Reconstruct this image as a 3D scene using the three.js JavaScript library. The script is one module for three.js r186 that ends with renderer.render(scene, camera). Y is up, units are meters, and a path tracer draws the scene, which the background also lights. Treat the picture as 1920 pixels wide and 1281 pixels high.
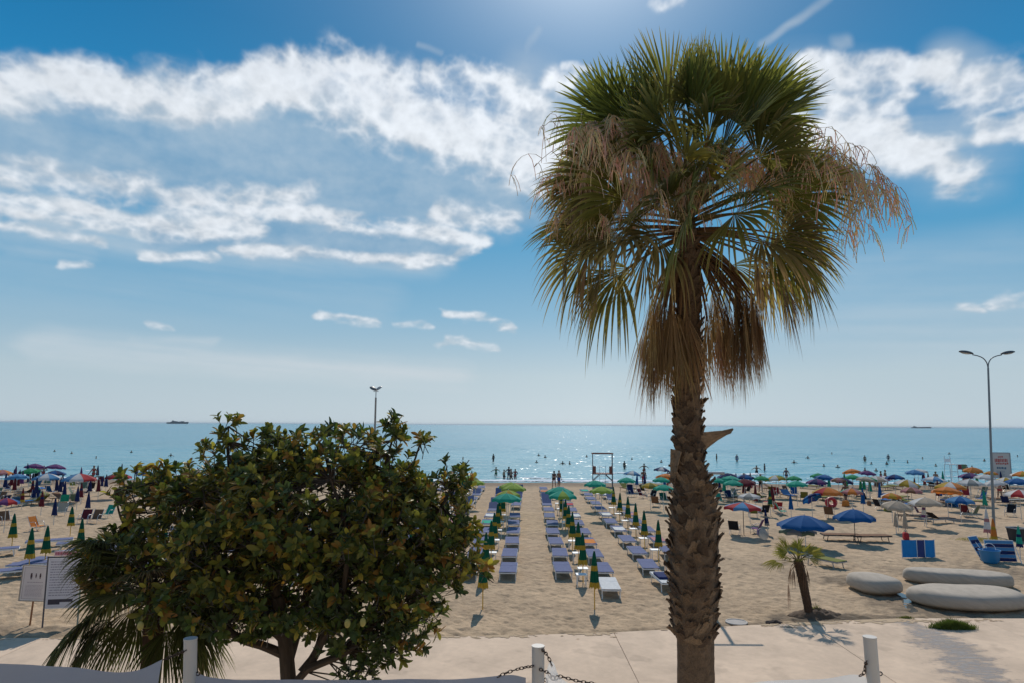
import * as THREE from 'three';
import { mergeGeometries, mergeVertices, toCreasedNormals } from 'three/addons/utils/BufferGeometryUtils.js';
import { RoundedBoxGeometry } from 'three/addons/geometries/RoundedBoxGeometry.js';
import { MarchingCubes } from 'three/addons/objects/MarchingCubes.js';
import { ImprovedNoise } from 'three/addons/math/ImprovedNoise.js';

// ---------------------------------------------------------------- camera, sky, sun, exposure
const scene = new THREE.Scene();
const EYE = 6.2, FOCAL = 1285;                      // metres above the sand; focal length in photo pixels
const camera = new THREE.PerspectiveCamera(2 * Math.atan(640.5 / FOCAL) * 180 / Math.PI, 1920 / 1281, 0.1, 40000);
camera.position.set(0, EYE, 0);
camera.rotation.order = 'YXZ';
camera.rotation.set(6.94 * Math.PI / 180, 0, 0.0062);
camera.updateMatrixWorld(true);
const renderer = new THREE.WebGLRenderer({ antialias: true });
renderer.toneMapping = THREE.LinearToneMapping;
renderer.toneMappingExposure = 1.0;
renderer.shadowMap.enabled = true;

const V = (x, y, z) => new THREE.Vector3(x, y, z);
const clamp = (x, a = 0, b = 1) => Math.min(b, Math.max(a, x));
const lerp = (a, b, t) => a + (b - a) * t;
const sst = (a, b, x) => { const t = clamp((x - a) / (b - a)); return t * t * (3 - 2 * t); };
function rng(seed) { let a = seed >>> 0; return () => { a = (a + 0x6D2B79F5) >>> 0; let t = a; t = Math.imul(t ^ (t >>> 15), t | 1); t ^= t + Math.imul(t ^ (t >>> 7), t | 61); return ((t ^ (t >>> 14)) >>> 0) / 4294967296; }; }
const R = rng(20240);
const rr = (a, b, r = R) => a + (b - a) * r();
const noise3 = new ImprovedNoise();
const N3 = (x, y, z) => noise3.noise(x, y, z);
function fbm(x, y, z, o = 5, g = 0.5) { let s = 0, a = 1, t = 0; for (let i = 0; i < o; i++) { s += a * N3(x, y, z); t += a; a *= g; x = x * 2.03 + 17.1; y = y * 2.03 + 3.7; z = z * 2.03 + 9.2; } return s / t; }

// a photo pixel gives a direction; the distance comes from the ground (or a level) that the thing touches, or from a stated depth
function ray(px, py) { return V((px - 960) / FOCAL, -(py - 640.5) / FOCAL, -1).applyQuaternion(camera.quaternion).normalize(); }
function level(px, py, y = 0) { const d = ray(px, py), t = (y - EYE) / d.y; return V(d.x * t, y, d.z * t); }
function deep(px, py, depth) { const d = ray(px, py), t = depth / -d.z; return V(d.x * t, EYE + d.y * t, -depth); }
const skyAt = (px, py) => { const d = ray(px, py); return [Math.atan2(d.x, -d.z) * 180 / Math.PI, Math.asin(d.y) * 180 / Math.PI]; };

const SUN_AZ = skyAt(1112, 797)[0], SUN_EL = 41;
const sunDir = V(Math.sin(SUN_AZ * Math.PI / 180) * Math.cos(SUN_EL * Math.PI / 180), Math.sin(SUN_EL * Math.PI / 180), -Math.cos(SUN_AZ * Math.PI / 180) * Math.cos(SUN_EL * Math.PI / 180));
const sun = new THREE.DirectionalLight(new THREE.Color().setRGB(1, 0.945, 0.86), 3.3);
sun.name = 'sun';
sun.position.copy(sunDir).multiplyScalar(120).add(V(0, 0, -40));
sun.target.position.set(0, 0, -40);
sun.castShadow = true; sun.shadow.mapSize.set(4096, 4096); sun.shadow.radius = 1.2;
Object.assign(sun.shadow.camera, { left: -80, right: 80, top: 70, bottom: -70, near: 1, far: 300 });
scene.add(sun, sun.target);

function makeSky() {
  const W = 4096, Hh = 2048, data = new Float32Array(W * Hh * 4);
  const S = (pts, w, r) => ({ p: pts.map(q => skyAt(...q)), w, r: r * 0.0446 });
  // cloud banks as soft strokes: points, weight, half width (photo pixels turned into degrees of sky)
  const puffs = [                                    // bright, crinkled
    S([[-260, 150], [0, 172], [160, 168], [300, 182], [420, 168]], 1, 36), S([[420, 168], [560, 150], [650, 160], [760, 205]], 1.1, 42),
    S([[640, 165], [780, 215], [900, 262], [1040, 300]], 1.05, 58), S([[820, 150], [930, 175], [1010, 215]], 0.8, 36), S([[740, 128], [800, 130]], 0.55, 12), S([[1035, 155], [1075, 158]], 0.75, 20), S([[1050, 128], [1110, 128]], 0.5, 8),
    S([[-260, 300], [0, 330], [205, 350]], 0.9, 26), S([[250, 350], [330, 372], [470, 382], [560, 378]], 0.72, 30),
    S([[-260, 360], [0, 385], [120, 402], [300, 425], [480, 430]], 0.9, 22), S([[450, 392], [600, 408], [760, 428], [905, 452]], 0.85, 17), S([[430, 468], [600, 478], [740, 484], [840, 492], [905, 462]], 0.8, 11), S([[820, 400], [900, 410], [960, 416]], 0.7, 24), S([[800, 402], [840, 410]], 0.5, 12),
    S([[1500, 132], [1620, 132], [1770, 128]], 0.95, 22), S([[1540, 150], [1640, 160], [1720, 165]], 0.75, 20), S([[1580, 205], [1680, 205]], 0.95, 28), S([[1520, 250], [1640, 262], [1760, 300], [1800, 318]], 1, 34), S([[1830, 175], [1900, 160], [1990, 160]], 1, 36), S([[1850, 240], [1910, 245], [2000, 255]], 0.9, 22),
    S([[255, 476], [340, 482], [410, 484]], 0.75, 9), S([[110, 493], [165, 496]], 0.7, 9), S([[0, 422], [90, 438], [180, 452]], 0.6, 9), S([[610, 598], [700, 602]], 0.62, 8), S([[840, 590], [890, 598], [960, 612]], 0.72, 9), S([[820, 640], [870, 645], [930, 658]], 0.62, 10), S([[740, 612], [800, 615]], 0.42, 6),
    S([[1870, 566], [1990, 560]], 0.8, 13), S([[1815, 579], [1845, 580]], 0.7, 8), S([[290, 610], [325, 612]], 0.5, 6), S([[1225, 8], [1260, 8]], 0.5, 14),
  ];
  const greys = [                                    // thick, shaded undersides
    S([[-260, 230], [0, 250], [250, 255], [480, 225]], 0.75, 60), S([[300, 262], [560, 262], [760, 305], [960, 345]], 0.95, 74), S([[240, 300], [500, 330], [820, 368]], 0.75, 46), S([[300, 432], [620, 452], [850, 466]], 0.95, 30), S([[120, 300], [330, 318]], 0.5, 34), S([[1600, 290], [1760, 305]], 0.35, 30),
  ];
  const veils = [
    S([[-260, 205], [100, 225], [420, 215], [640, 240]], 0.62, 48), S([[0, 300], [260, 310], [620, 345], [940, 385]], 0.6, 40), S([[100, 410], [400, 455], [800, 470]], 0.5, 36), S([[980, 180], [1060, 230], [1120, 300]], 0.5, 50), S([[1500, 200], [1640, 230], [1800, 270]], 0.45, 60), S([[1760, 120], [1850, 150]], 0.4, 30), S([[0, 450], [160, 470]], 0.3, 16),                                    // thin, fibrous
    S([[-260, 240], [0, 255], [200, 285], [380, 275]], 0.55, 46), S([[80, 645], [330, 668], [600, 690], [860, 704]], 0.5, 22), S([[250, 642], [400, 646]], 0.5, 9), S([[1450, 560], [1700, 600], [1990, 630]], 0.22, 60), S([[1500, 520], [1900, 480]], 0.16, 40), S([[1430, 78], [1500, 38], [1560, -4]], 0.30, 6), S([[985, 118], [1015, 62]], 0.14, 6), S([[775, 84], [800, 90], [835, 100]], 0.22, 4), S([[0, 520], [300, 540], [700, 560]], 0.12, 40), S([[1560, 85], [1580, 78]], 0.25, 10), S([[1700, 182], [1790, 190]], 0.35, 16),
  ];
  const field = (list, az, el) => {
    let s = 0;
    for (const c of list) {
      let best = 1e9;
      for (let i = 0; i + 1 < c.p.length; i++) {
        const [ax, ay] = c.p[i], [bx, by] = c.p[i + 1], dx = bx - ax, dy = by - ay;
        const t = clamp(((az - ax) * dx + (el - ay) * dy) / (dx * dx + dy * dy));
        const ex = az - ax - dx * t, ey = el - ay - dy * t;
        best = Math.min(best, ex * ex + ey * ey * 1.0);
      }
      const q = Math.sqrt(best) / c.r;
      if (q < 2.2) s = Math.max(s, c.w * (1 - sst(0.15, 2.0, q))) + (s > 0 ? 0.12 * c.w * (1 - sst(0.3, 1.6, q)) : 0);
    }
    return s;
  };
  const tone = [[-90, .38, .46, .53], [0, .48, .57, .63], [4, .43, .55, .62], [9, .215, .425, .60], [15, .075, .32, .56], [22, .018, .232, .50], [30, .004, .168, .395], [45, .004, .12, .32], [90, .004, .085, .25]];
  const d = V(0, 0, 0);
  for (let j = 0; j < Hh; j++) {
    const el = ((j + 0.5) / Hh - 0.5) * 180, e = el * Math.PI / 180;
    let k = 0; while (k < tone.length - 2 && el > tone[k + 1][0]) k++;
    const t = sst(0, 1, 0) + clamp((el - tone[k][0]) / (tone[k + 1][0] - tone[k][0]));
    const b = [1, 2, 3].map(c => lerp(tone[k][c], tone[k + 1][c], t));
    for (let i = 0; i < W; i++) {
      const phi = ((i + 0.5) / W - 0.5) * 2 * Math.PI;          // three.js: u = atan2(z, x) / 2 pi + 0.5
      const at = (j * W + i) * 4;
      let r = b[0], g = b[1], bl = b[2];
      const coarse = el > -1 && ((i & 3) || (j & 3)) && (el > 40 || Math.abs(Math.atan2(Math.cos(phi), -Math.sin(phi))) > 0.95) && (((j & ~3) + 0.5) / Hh - 0.5) * 180 > -1;
      if (coarse) { const q = ((j & ~3) * W + (i & ~3)) * 4; r = data[q]; g = data[q + 1]; bl = data[q + 2]; }   // finer steps only where clouds can be told apart
      else if (el > -1) {
        d.set(Math.cos(e) * Math.cos(phi), Math.sin(e), Math.cos(e) * Math.sin(phi));
        const az = Math.atan2(d.x, -d.z) * 180 / Math.PI;
        const gam = Math.acos(clamp(d.dot(sunDir), -1, 1)) * 180 / Math.PI;
        const glow = 1.5 * Math.exp(-gam / 5.2) + 0.17 * Math.exp(-gam / 14);
        const haze = 0.13 * Math.exp(-Math.abs(az - SUN_AZ) / 24) * Math.exp(-Math.max(el, 0) / 9); r += haze; g += haze * 0.95; bl += haze * 0.85;
        r += glow * 0.90; g += glow * 0.88; bl += glow * 0.80;
        if (el < 62) {
          const front = Math.abs(az) < 52 && el < 37;
          const X = az * Math.cos(e * 0.7), Y = 36 * Math.log(1 + Math.max(el, 0) / 7);   // clouds lie flatter towards the horizon
          let P = 0, G = 0, Ve = 0;
          if (front) {
            const w1 = fbm(X * 0.22, Y * 0.22, 3.1, 3) * 2.2, w2 = fbm(X * 0.22 + 40, Y * 0.22, 7.7, 3) * 0.75;
            P = field(puffs, az + w1, el + w2); G = field(greys, az + w1 * 1.4, el + w2 * 1.3); Ve = field(veils, az + w1 * 0.8, el + w2 * 0.6);
          }
          const edge = Math.max(sst(40, 52, Math.abs(az)), sst(33, 37, el));
          if (edge > 0) {                                        // the same kind of banks all round
            const q = fbm(d.x * 5 + 8.3, d.y * 16, d.z * 5, 4);
            P = Math.max(P, edge * sst(0.02, 0.42, q) * 1.0 * (1 - sst(44, 62, el)) * sst(6, 14, el)); Ve = Math.max(Ve, edge * 0.25 * sst(-0.2, 0.4, fbm(d.x * 7, d.y * 30, d.z * 7 + 5, 3)));
          }
          if (P + G + Ve > 0.01) {
            const fine = fbm(X * 0.62, Y * 0.62, 1.3, 5, 0.58), mid = fbm(X * 0.17 + 9, Y * 0.26, 6.6, 3);
            let bil = 0, ba = 0.5, bx = X * 0.42 + 3, by = Y * 0.46; for (let o = 0; o < 5; o++) { bil += ba * (0.32 - Math.abs(N3(bx, by, 4.4 + o))) * 2; ba *= 0.56; bx = bx * 2.1 + 7; by = by * 2.1 + 3; }
            const fib = fbm(X * 0.05, Y * 0.42 + X * 0.07, 9.1, 4, 0.55);
            const den = P * 0.98 + 0.48 * bil + 0.42 * mid + 0.26 * fib - 0.25;
            let ap = sst(0.02, 0.80, den) * sst(0.02, 0.35, P);
            ap *= 0.68 + 0.22 * sst(-0.35, 0.35, bil + 0.8 * mid + 0.5 * fib);
            const ag = sst(0.0, 0.8, G + 0.25 * fine + 0.30 * fib + 0.25 * mid) * 0.88 * sst(0.02, 0.35, G);
            const av = clamp(Ve * (0.95 + 1.1 * fib + 0.25 * fine + 0.3 * mid));
            const lightTone = 0.63 + 0.14 * sst(0.2, 0.9, den) + 0.20 * bil + 0.16 * fine + 0.30 * Math.exp(-gam / 22);
            const shadeMix = clamp(0.40 + 0.7 * fine + 0.8 * mid, 0, 1);
            const gr = lerp(0.20, 0.42, shadeMix * 0.75), gg = lerp(0.375, 0.55, shadeMix * 0.75), gb = lerp(0.555, 0.67, shadeMix * 0.75);
            r = lerp(r, 0.60, av); g = lerp(g, 0.665, av); bl = lerp(bl, 0.715, av);
            r = lerp(r, gr, ag); g = lerp(g, gg, ag); bl = lerp(bl, gb, ag);
            r = lerp(r, 0.90 * lightTone, ap); g = lerp(g, 0.945 * lightTone, ap); bl = lerp(bl, 1.0 * lightTone, ap);
          }
        }
      }
      data[at] = r; data[at + 1] = g; data[at + 2] = bl; data[at + 3] = 1;
    }
  }
  const t = new THREE.DataTexture(data, W, Hh, THREE.RGBAFormat, THREE.FloatType);
  t.mapping = THREE.EquirectangularReflectionMapping; t.magFilter = t.minFilter = THREE.LinearFilter; t.wrapS = THREE.RepeatWrapping; t.needsUpdate = true;
  return t;
}
const skyMap = makeSky();
scene.background = skyMap; scene.environment = skyMap;

// ---------------------------------------------------------------- shared helpers
const taken = new Map();
function numbered(name) { const n = taken.get(name) || 0; taken.set(name, n + 1); return n ? `${name}_${String(n).padStart(3, '0')}` : name; }
const shade = o => { o.traverse(m => { if (m.isMesh) { m.castShadow = true; m.receiveShadow = true; } }); return o; };
function tag(o, label, category, group) { o.userData.label = label; o.userData.category = category; if (group) o.userData.group = group; return o; }
function thing(name, label, category, pos = V(0, 0, 0), turn = 0, group) { const o = new THREE.Group(); o.name = numbered(name); o.position.copy(pos); o.rotation.y = turn; tag(o, label, category, group); scene.add(o); return o; }
function part(name, geo, mat, parent) { const m = new THREE.Mesh(Array.isArray(geo) ? join(geo) : geo, mat); m.name = name; parent.add(m); return m; }
function structure(name, geo, mat) { const m = new THREE.Mesh(geo, mat); m.name = name; m.userData.kind = 'structure'; scene.add(m); return m; }
function dup(o, pos, turn, label) { const c = o.clone(); c.name = numbered(o.name.replace(/_\d{3}$/, '')); c.userData = { ...o.userData }; if (label) c.userData.label = label; c.position.copy(pos); if (turn !== undefined) c.rotation.y = turn; scene.add(c); return c; }
function clean(g) { const i = g.index ? g.toNonIndexed() : g; for (const k of Object.keys(i.attributes)) if (!['position', 'normal', 'uv', 'color'].includes(k)) i.deleteAttribute(k); if (!i.attributes.uv) i.setAttribute('uv', new THREE.Float32BufferAttribute(new Float32Array(i.attributes.position.count * 2), 2)); if (!i.attributes.normal) i.computeVertexNormals(); return i; }
function join(list) { const a = list.map(clean); const c = a.some(g => g.attributes.color); if (c) for (const g of a) if (!g.attributes.color) g.setAttribute('color', new THREE.Float32BufferAttribute(new Float32Array(g.attributes.position.count * 3).fill(1), 3)); return mergeGeometries(a); }
const box = (w, h, d, x = 0, y = 0, z = 0, b = 0) => { const g = b ? new RoundedBoxGeometry(w, h, d, 2, b) : new THREE.BoxGeometry(w, h, d); g.translate(x, y, z); return g; };
function rod(a, b, r0, r1 = r0, seg = 8) { const g = new THREE.CylinderGeometry(r1, r0, a.distanceTo(b), seg, 1); g.applyQuaternion(new THREE.Quaternion().setFromUnitVectors(V(0, 1, 0), b.clone().sub(a).normalize())); g.translate((a.x + b.x) / 2, (a.y + b.y) / 2, (a.z + b.z) / 2); return g; }
const tube = (pts, r, seg = 12, rad = 6) => new THREE.TubeGeometry(new THREE.CatmullRomCurve3(pts), seg, r, rad, false);
const rgb = (r, g, b) => new THREE.Color().setRGB(r, g, b);
const mat = (c, o = {}) => new THREE.MeshStandardMaterial({ color: c, roughness: 0.75, side: THREE.DoubleSide, ...o });
const cloth = (c, t = 0.3, o = {}) => new THREE.MeshPhysicalMaterial({ color: c, roughness: 0.95, transmission: t, thickness: 0, side: THREE.DoubleSide, specularIntensity: 0.3, ...o });
function canvasTex(w, h, draw, srgb = true) { const c = document.createElement('canvas'); c.width = w; c.height = h; draw(c.getContext('2d'), w, h); const t = new THREE.CanvasTexture(c); if (srgb) t.colorSpace = THREE.SRGBColorSpace; t.anisotropy = 4; return t; }
function dataTex(n, f, srgb = false, rep = true) { const a = new Uint8Array(n * n * 4); for (let j = 0; j < n; j++) for (let i = 0; i < n; i++) { const v = f(i / n, j / n); const k = (j * n + i) * 4; for (let c = 0; c < 3; c++) a[k + c] = Math.round(clamp(Array.isArray(v) ? v[c] : v) * 255); a[k + 3] = 255; } const t = new THREE.DataTexture(a, n, n); t.magFilter = t.minFilter = THREE.LinearFilter; if (rep) t.wrapS = t.wrapT = THREE.RepeatWrapping; if (srgb) t.colorSpace = THREE.SRGBColorSpace; t.needsUpdate = true; return t; }
// ---------------------------------------------------------------- the setting: sand, promenade, sea, terrace
// N3 is built on a lattice of period 256, so whole-number lattices wrap by themselves when indices are taken modulo the frequency
function wrapNoise(u, v, F, s) { // gradient-free value noise on a wrapping lattice
  const x = u * F, y = v * F, i = Math.floor(x), j = Math.floor(y), fx = x - i, fy = y - j, m = k => ((k % F) + F) % F;
  const h = (a, b) => { let n = (m(a) * 374761393 + m(b) * 668265263 + s * 1442695041) | 0; n = Math.imul(n ^ (n >>> 13), 1274126177); return ((n ^ (n >>> 16)) >>> 0) / 4294967296; };
  const a = fx * fx * (3 - 2 * fx), b = fy * fy * (3 - 2 * fy);
  return lerp(lerp(h(i, j), h(i + 1, j), a), lerp(h(i, j + 1), h(i + 1, j + 1), a), b);
}
function wfbm(u, v, F, o, s, g = 0.5) { let t = 0, a = 1, w = 0; for (let k = 0; k < o; k++) { t += a * wrapNoise(u, v, F, s + k); w += a; a *= g; F *= 2; } return t / w; }

const edgeLine = [[-700, 1205], [-300, 1200], [0, 1197], [400, 1197], [780, 1195], [1000, 1191], [1150, 1186], [1400, 1173], [1560, 1165], [1700, 1160], [1920, 1160], [2400, 1166]].map(q => level(...q, 0.05));
const edgeZ = x => { if (x <= edgeLine[0].x) return edgeLine[0].z; for (let i = 0; i + 1 < edgeLine.length; i++) if (x <= edgeLine[i + 1].x) return lerp(edgeLine[i].z, edgeLine[i + 1].z, (x - edgeLine[i].x) / (edgeLine[i + 1].x - edgeLine[i].x)); return edgeLine[edgeLine.length - 1].z; };

// sand: trodden surface with footprints, sloping into the sea
const prints = [];
{ const r = rng(77); for (let k = 0; k < 9000; k++) { const z = -18.5 - 34 * r() ** 1.5, x = rr(-1, 1, r) * (-z * 0.95 + 4); prints.push([x, z, rr(0.07, 0.14, r), rr(0.014, 0.034, r), rr(0, Math.PI, r)]); } }
const cellOf = new Map();
for (const p of prints) { const i = Math.floor(p[0]), j = Math.floor(p[1]); for (let a = -1; a < 2; a++) for (let b = -1; b < 2; b++) { const k = (i + a) + ',' + (j + b); if (!cellOf.has(k)) cellOf.set(k, []); cellOf.get(k).push(p); } }
function sandY(x, z) {
  let y = 0.05 * fbm(x * 0.16, 2.2, z * 0.16, 3) + 0.055 * fbm(x * 1.5, 5.1, z * 1.5, 3) + (z > -45 ? 0.05 * fbm(x * 4.6, 7.1, z * 4.6, 2) : 0);
  const l = cellOf.get(Math.floor(x) + ',' + Math.floor(z));
  if (l) for (const [px, pz, s, h, a] of l) { const dx = x - px, dz = z - pz, c = Math.cos(a), n = Math.sin(a), u = (dx * c + dz * n) / (s * 1.7), v = (-dx * n + dz * c) / s, q = u * u + v * v; if (q < 5) y += h * (Math.exp(-q * 0.8) * (0.75 * q - 1)); }
  y *= 1 - sst(62, 74, -z) * 0.7;
  y -= 0.55 * sst(70, 92, -z) + 2.2 * sst(86, 140, -z);
  const k = z - edgeZ(x); y -= 0.05 * sst(-0.5, 0.1, k);
  return y;
}
function gridGeo(xs, zs, f, tile) {
  const nx = xs[0].length, p = new Float32Array(nx * zs.length * 3), uv = new Float32Array(nx * zs.length * 2), idx = [];
  zs.forEach((z, j) => { for (let i = 0; i < nx; i++) { const k = j * nx + i, x = xs[j % xs.length][i]; p[k * 3] = x; p[k * 3 + 1] = f(x, z); p[k * 3 + 2] = z; uv[k * 2] = x / tile; uv[k * 2 + 1] = -z / tile; if (i && j) idx.push(k - nx - 1, k - nx, k - 1, k - nx, k, k - 1); } });
  const g = new THREE.BufferGeometry(); g.setAttribute('position', new THREE.BufferAttribute(p, 3)); g.setAttribute('uv', new THREE.BufferAttribute(uv, 2)); g.setIndex(idx); g.computeVertexNormals(); 
  const n = g.attributes.normal; if (n.getY(Math.floor(n.count / 2)) < 0) { g.setIndex(idx.reverse()); g.computeVertexNormals(); }
  return g;
}
{
  const zs = []; for (let z = -15; z > -150;) { zs.push(z); z -= -z < 34 ? 0.075 : -z < 50 ? 0.16 : -z < 82 ? 0.4 : 4; }
  const NX = 640, xs = zs.map(z => Array.from({ length: NX + 1 }, (_, i) => { const t = i / NX * 2 - 1, w = -z * 0.82 + 3; return t * w * (1 + 0.9 * Math.max(0, Math.abs(t) - 0.9) * 10); }));
  const g = gridGeo(xs, zs, sandY, 4);
  const col = new Float32Array(g.attributes.position.count * 3);
  const soils = [[1550, 1160, 1.7, 0.55, 1], [1640, 1160, 1.6, 0.45, 0.7], [1590, 1090, 1.2, 0.8, 0.75], [1690, 1130, 1.2, 1.2, 0.6], [1760, 1150, 1.6, 0.5, 0.7], [1890, 1075, 1.8, 1.4, 0.5], [1400, 1172, 1.2, 0.35, 0.5], [1690, 1070, 1.0, 0.9, 0.4], [170, 1185, 2.4, 0.4, 0.5], [60, 1182, 1.6, 0.4, 0.5]].map(q => { const p = level(q[0], q[1]); return [p.x, p.z, q[2], q[3], q[4]]; });
  for (let k = 0; k < col.length / 3; k++) {
    const x = g.attributes.position.getX(k), z = g.attributes.position.getZ(k);
    let m = 1 + 0.30 * fbm(x * 0.3, 1, z * 0.3, 4) + 0.16 * fbm(x * 2.4, 8, z * 2.4, 2);
    const wet = sst(68, 73.5, -z + 1.3 * fbm(x * 0.1, 3, z * 0.1, 2)), deb = sst(-0.55, -0.1, z - edgeZ(x) + 0.35 * fbm(x * 1.1, 4, z * 1.1, 3)) * 0.45;
    let soil = 0; for (const [sx, sz, ax, az, k2] of soils) { const q = Math.hypot((x - sx) / ax, (z - sz) / az); if (q < 1.6) soil = Math.max(soil, k2 * sst(1.35, 0.7, q + 1.1 * fbm(x * 1.7, 2, z * 2.6, 4))); }
    m *= (1 - 0.5 * wet) * (1 - deb * 0.6) * (1 - 0.7 * soil);
    col[k * 3] = m; col[k * 3 + 1] = m * (1 - 0.02 * wet); col[k * 3 + 2] = m * (1 - 0.08 * deb);
  }
  g.setAttribute('color', new THREE.BufferAttribute(col, 3));
  const grain = dataTex(512, (u, v) => { const a = wfbm(u, v, 12, 6, 5, 0.62), s = wrapNoise(u, v, 120, 9) > 0.84 ? -0.2 : 0; const t = 0.80 + 0.72 * (a - 0.5) + s; return [t, t * 0.99, t * 0.97]; }, false);
  const relief = dataTex(512, (u, v) => 0.5 + 0.9 * (wfbm(u, v, 24, 4, 31, 0.6) - 0.5));
  structure('sand', g, mat(rgb(0.525, 0.37, 0.23), { roughness: 1, vertexColors: true, map: grain, bumpMap: relief, bumpScale: 0.04, side: THREE.FrontSide }));
}

// promenade of pale pinkish concrete, cast in bays with joints between them
const paveY = 0.06;
{
  const wear = dataTex(1024, (u, v) => { const a = wfbm(u, v, 5, 7, 3, 0.55), b = wfbm(u, v, 16, 5, 41, 0.5), c = wfbm(u, v * 1, 60, 3, 77); const st = sst(0.60, 0.72, wfbm(u, v, 9, 4, 91)) * 0.10; const t = 0.86 + 0.34 * (a - 0.5) + 0.18 * (b - 0.5) + 0.12 * (c - 0.5) - st * 1.3; return [t, t * 0.985, t * 0.965]; });
  const relief = dataTex(512, (u, v) => wfbm(u, v, 32, 4, 55, 0.6));
  const m = mat(rgb(0.72, 0.54, 0.39), { roughness: 0.93, map: wear, bumpMap: relief, bumpScale: 0.006, side: THREE.FrontSide });
  const holder = new THREE.Group(); holder.name = 'promenade'; holder.userData.kind = 'structure'; scene.add(holder);
  part('bedding', (() => { const g = box(90, 0.3, 22, 0, 0, 0); g.translate(2, paveY - 0.17, -7.2); return g; })(), mat(rgb(0.2, 0.16, 0.13), { roughness: 1 }), holder);
  const slab = (x0, x1, za, zb, dy) => { // za: function of x for the sea side, zb near side
    const n = 12, P = [], U = [], I = [];
    const ring = []; for (let i = 0; i <= n; i++) { const x = lerp(x0, x1, i / n); ring.push([x, za(x)]); } for (let i = n; i >= 0; i--) { const x = lerp(x0, x1, i / n); ring.push([x, zb(x)]); }
    const sh = new THREE.Shape(ring.map(([x, z]) => new THREE.Vector2(x, -z)));
    const g = new THREE.ExtrudeGeometry(sh, { depth: 0.12, bevelEnabled: true, bevelSize: 0.008, bevelThickness: 0.008, bevelSegments: 1 });
    g.rotateX(-Math.PI / 2); g.translate(0, paveY - 0.128 + dy, 0);
    const p = g.attributes.position, uv = g.attributes.uv; for (let k = 0; k < p.count; k++) uv.setXY(k, p.getX(k) / 7.3 + x0 * 0.137, -p.getZ(k) / 7.3 + za(x0) * 0.21);
    return g;
  };
  const r = rng(5), xs = [-40, -31, -22, -13.4, -5.2, 3.1, 9.35, 15.2, 21, 27, 36];
  for (let i = 0; i + 1 < xs.length; i++) {
    const g = 0.014;
    part('concrete_bay', slab(xs[i] + g, xs[i + 1] - g, x => edgeZ(x) + 0.02, x => -17.3 + 0.02 * x, rr(-0.003, 0.003, r)), m, holder);
    part('concrete_bay', slab(xs[i] + g, xs[i + 1] - g, x => -17.3 + 0.02 * x + 2 * g, x => -12.4, rr(-0.003, 0.003, r)), m, holder);
    part('concrete_bay', slab(xs[i] + g, xs[i + 1] - g, x => -12.4 + 2 * g, x => -8.1, rr(-0.003, 0.003, r)), m, holder);
  }
}
// sand blown over the edge of the paving
{ const P = [], I = [], cell = 0.04;
  for (let x = -17; x < 17; x += cell) { const e = edgeZ(x); for (let z = e + 0.03; z < e + 1.0; z += cell) { const q = (z - e) / 0.42, n = fbm(x * 0.7, 3.3, z * 1.6, 4) + 0.5 * fbm(x * 5, 1.7, z * 8, 2); if (n > 0.02 + 0.28 * q) { const k = P.length / 3, y = paveY + 0.012; P.push(x, y, z, x + cell, y, z, x, y, z + cell, x + cell, y, z + cell); I.push(k, k + 2, k + 1, k + 1, k + 2, k + 3); } } }
  const g = new THREE.BufferGeometry(); g.setAttribute('position', new THREE.Float32BufferAttribute(P, 3)); g.setIndex(I); g.computeVertexNormals(); structure('drifted_sand', g, mat(rgb(0.48, 0.345, 0.215), { roughness: 1, side: THREE.FrontSide })); }
// ground under everything, far to the sides
structure('ground', (() => { const g = new THREE.PlaneGeometry(700, 100); g.rotateX(-Math.PI / 2); g.translate(0, -0.16, 35); return g; })(), mat(rgb(0.3, 0.26, 0.21), { roughness: 1 }));

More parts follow.
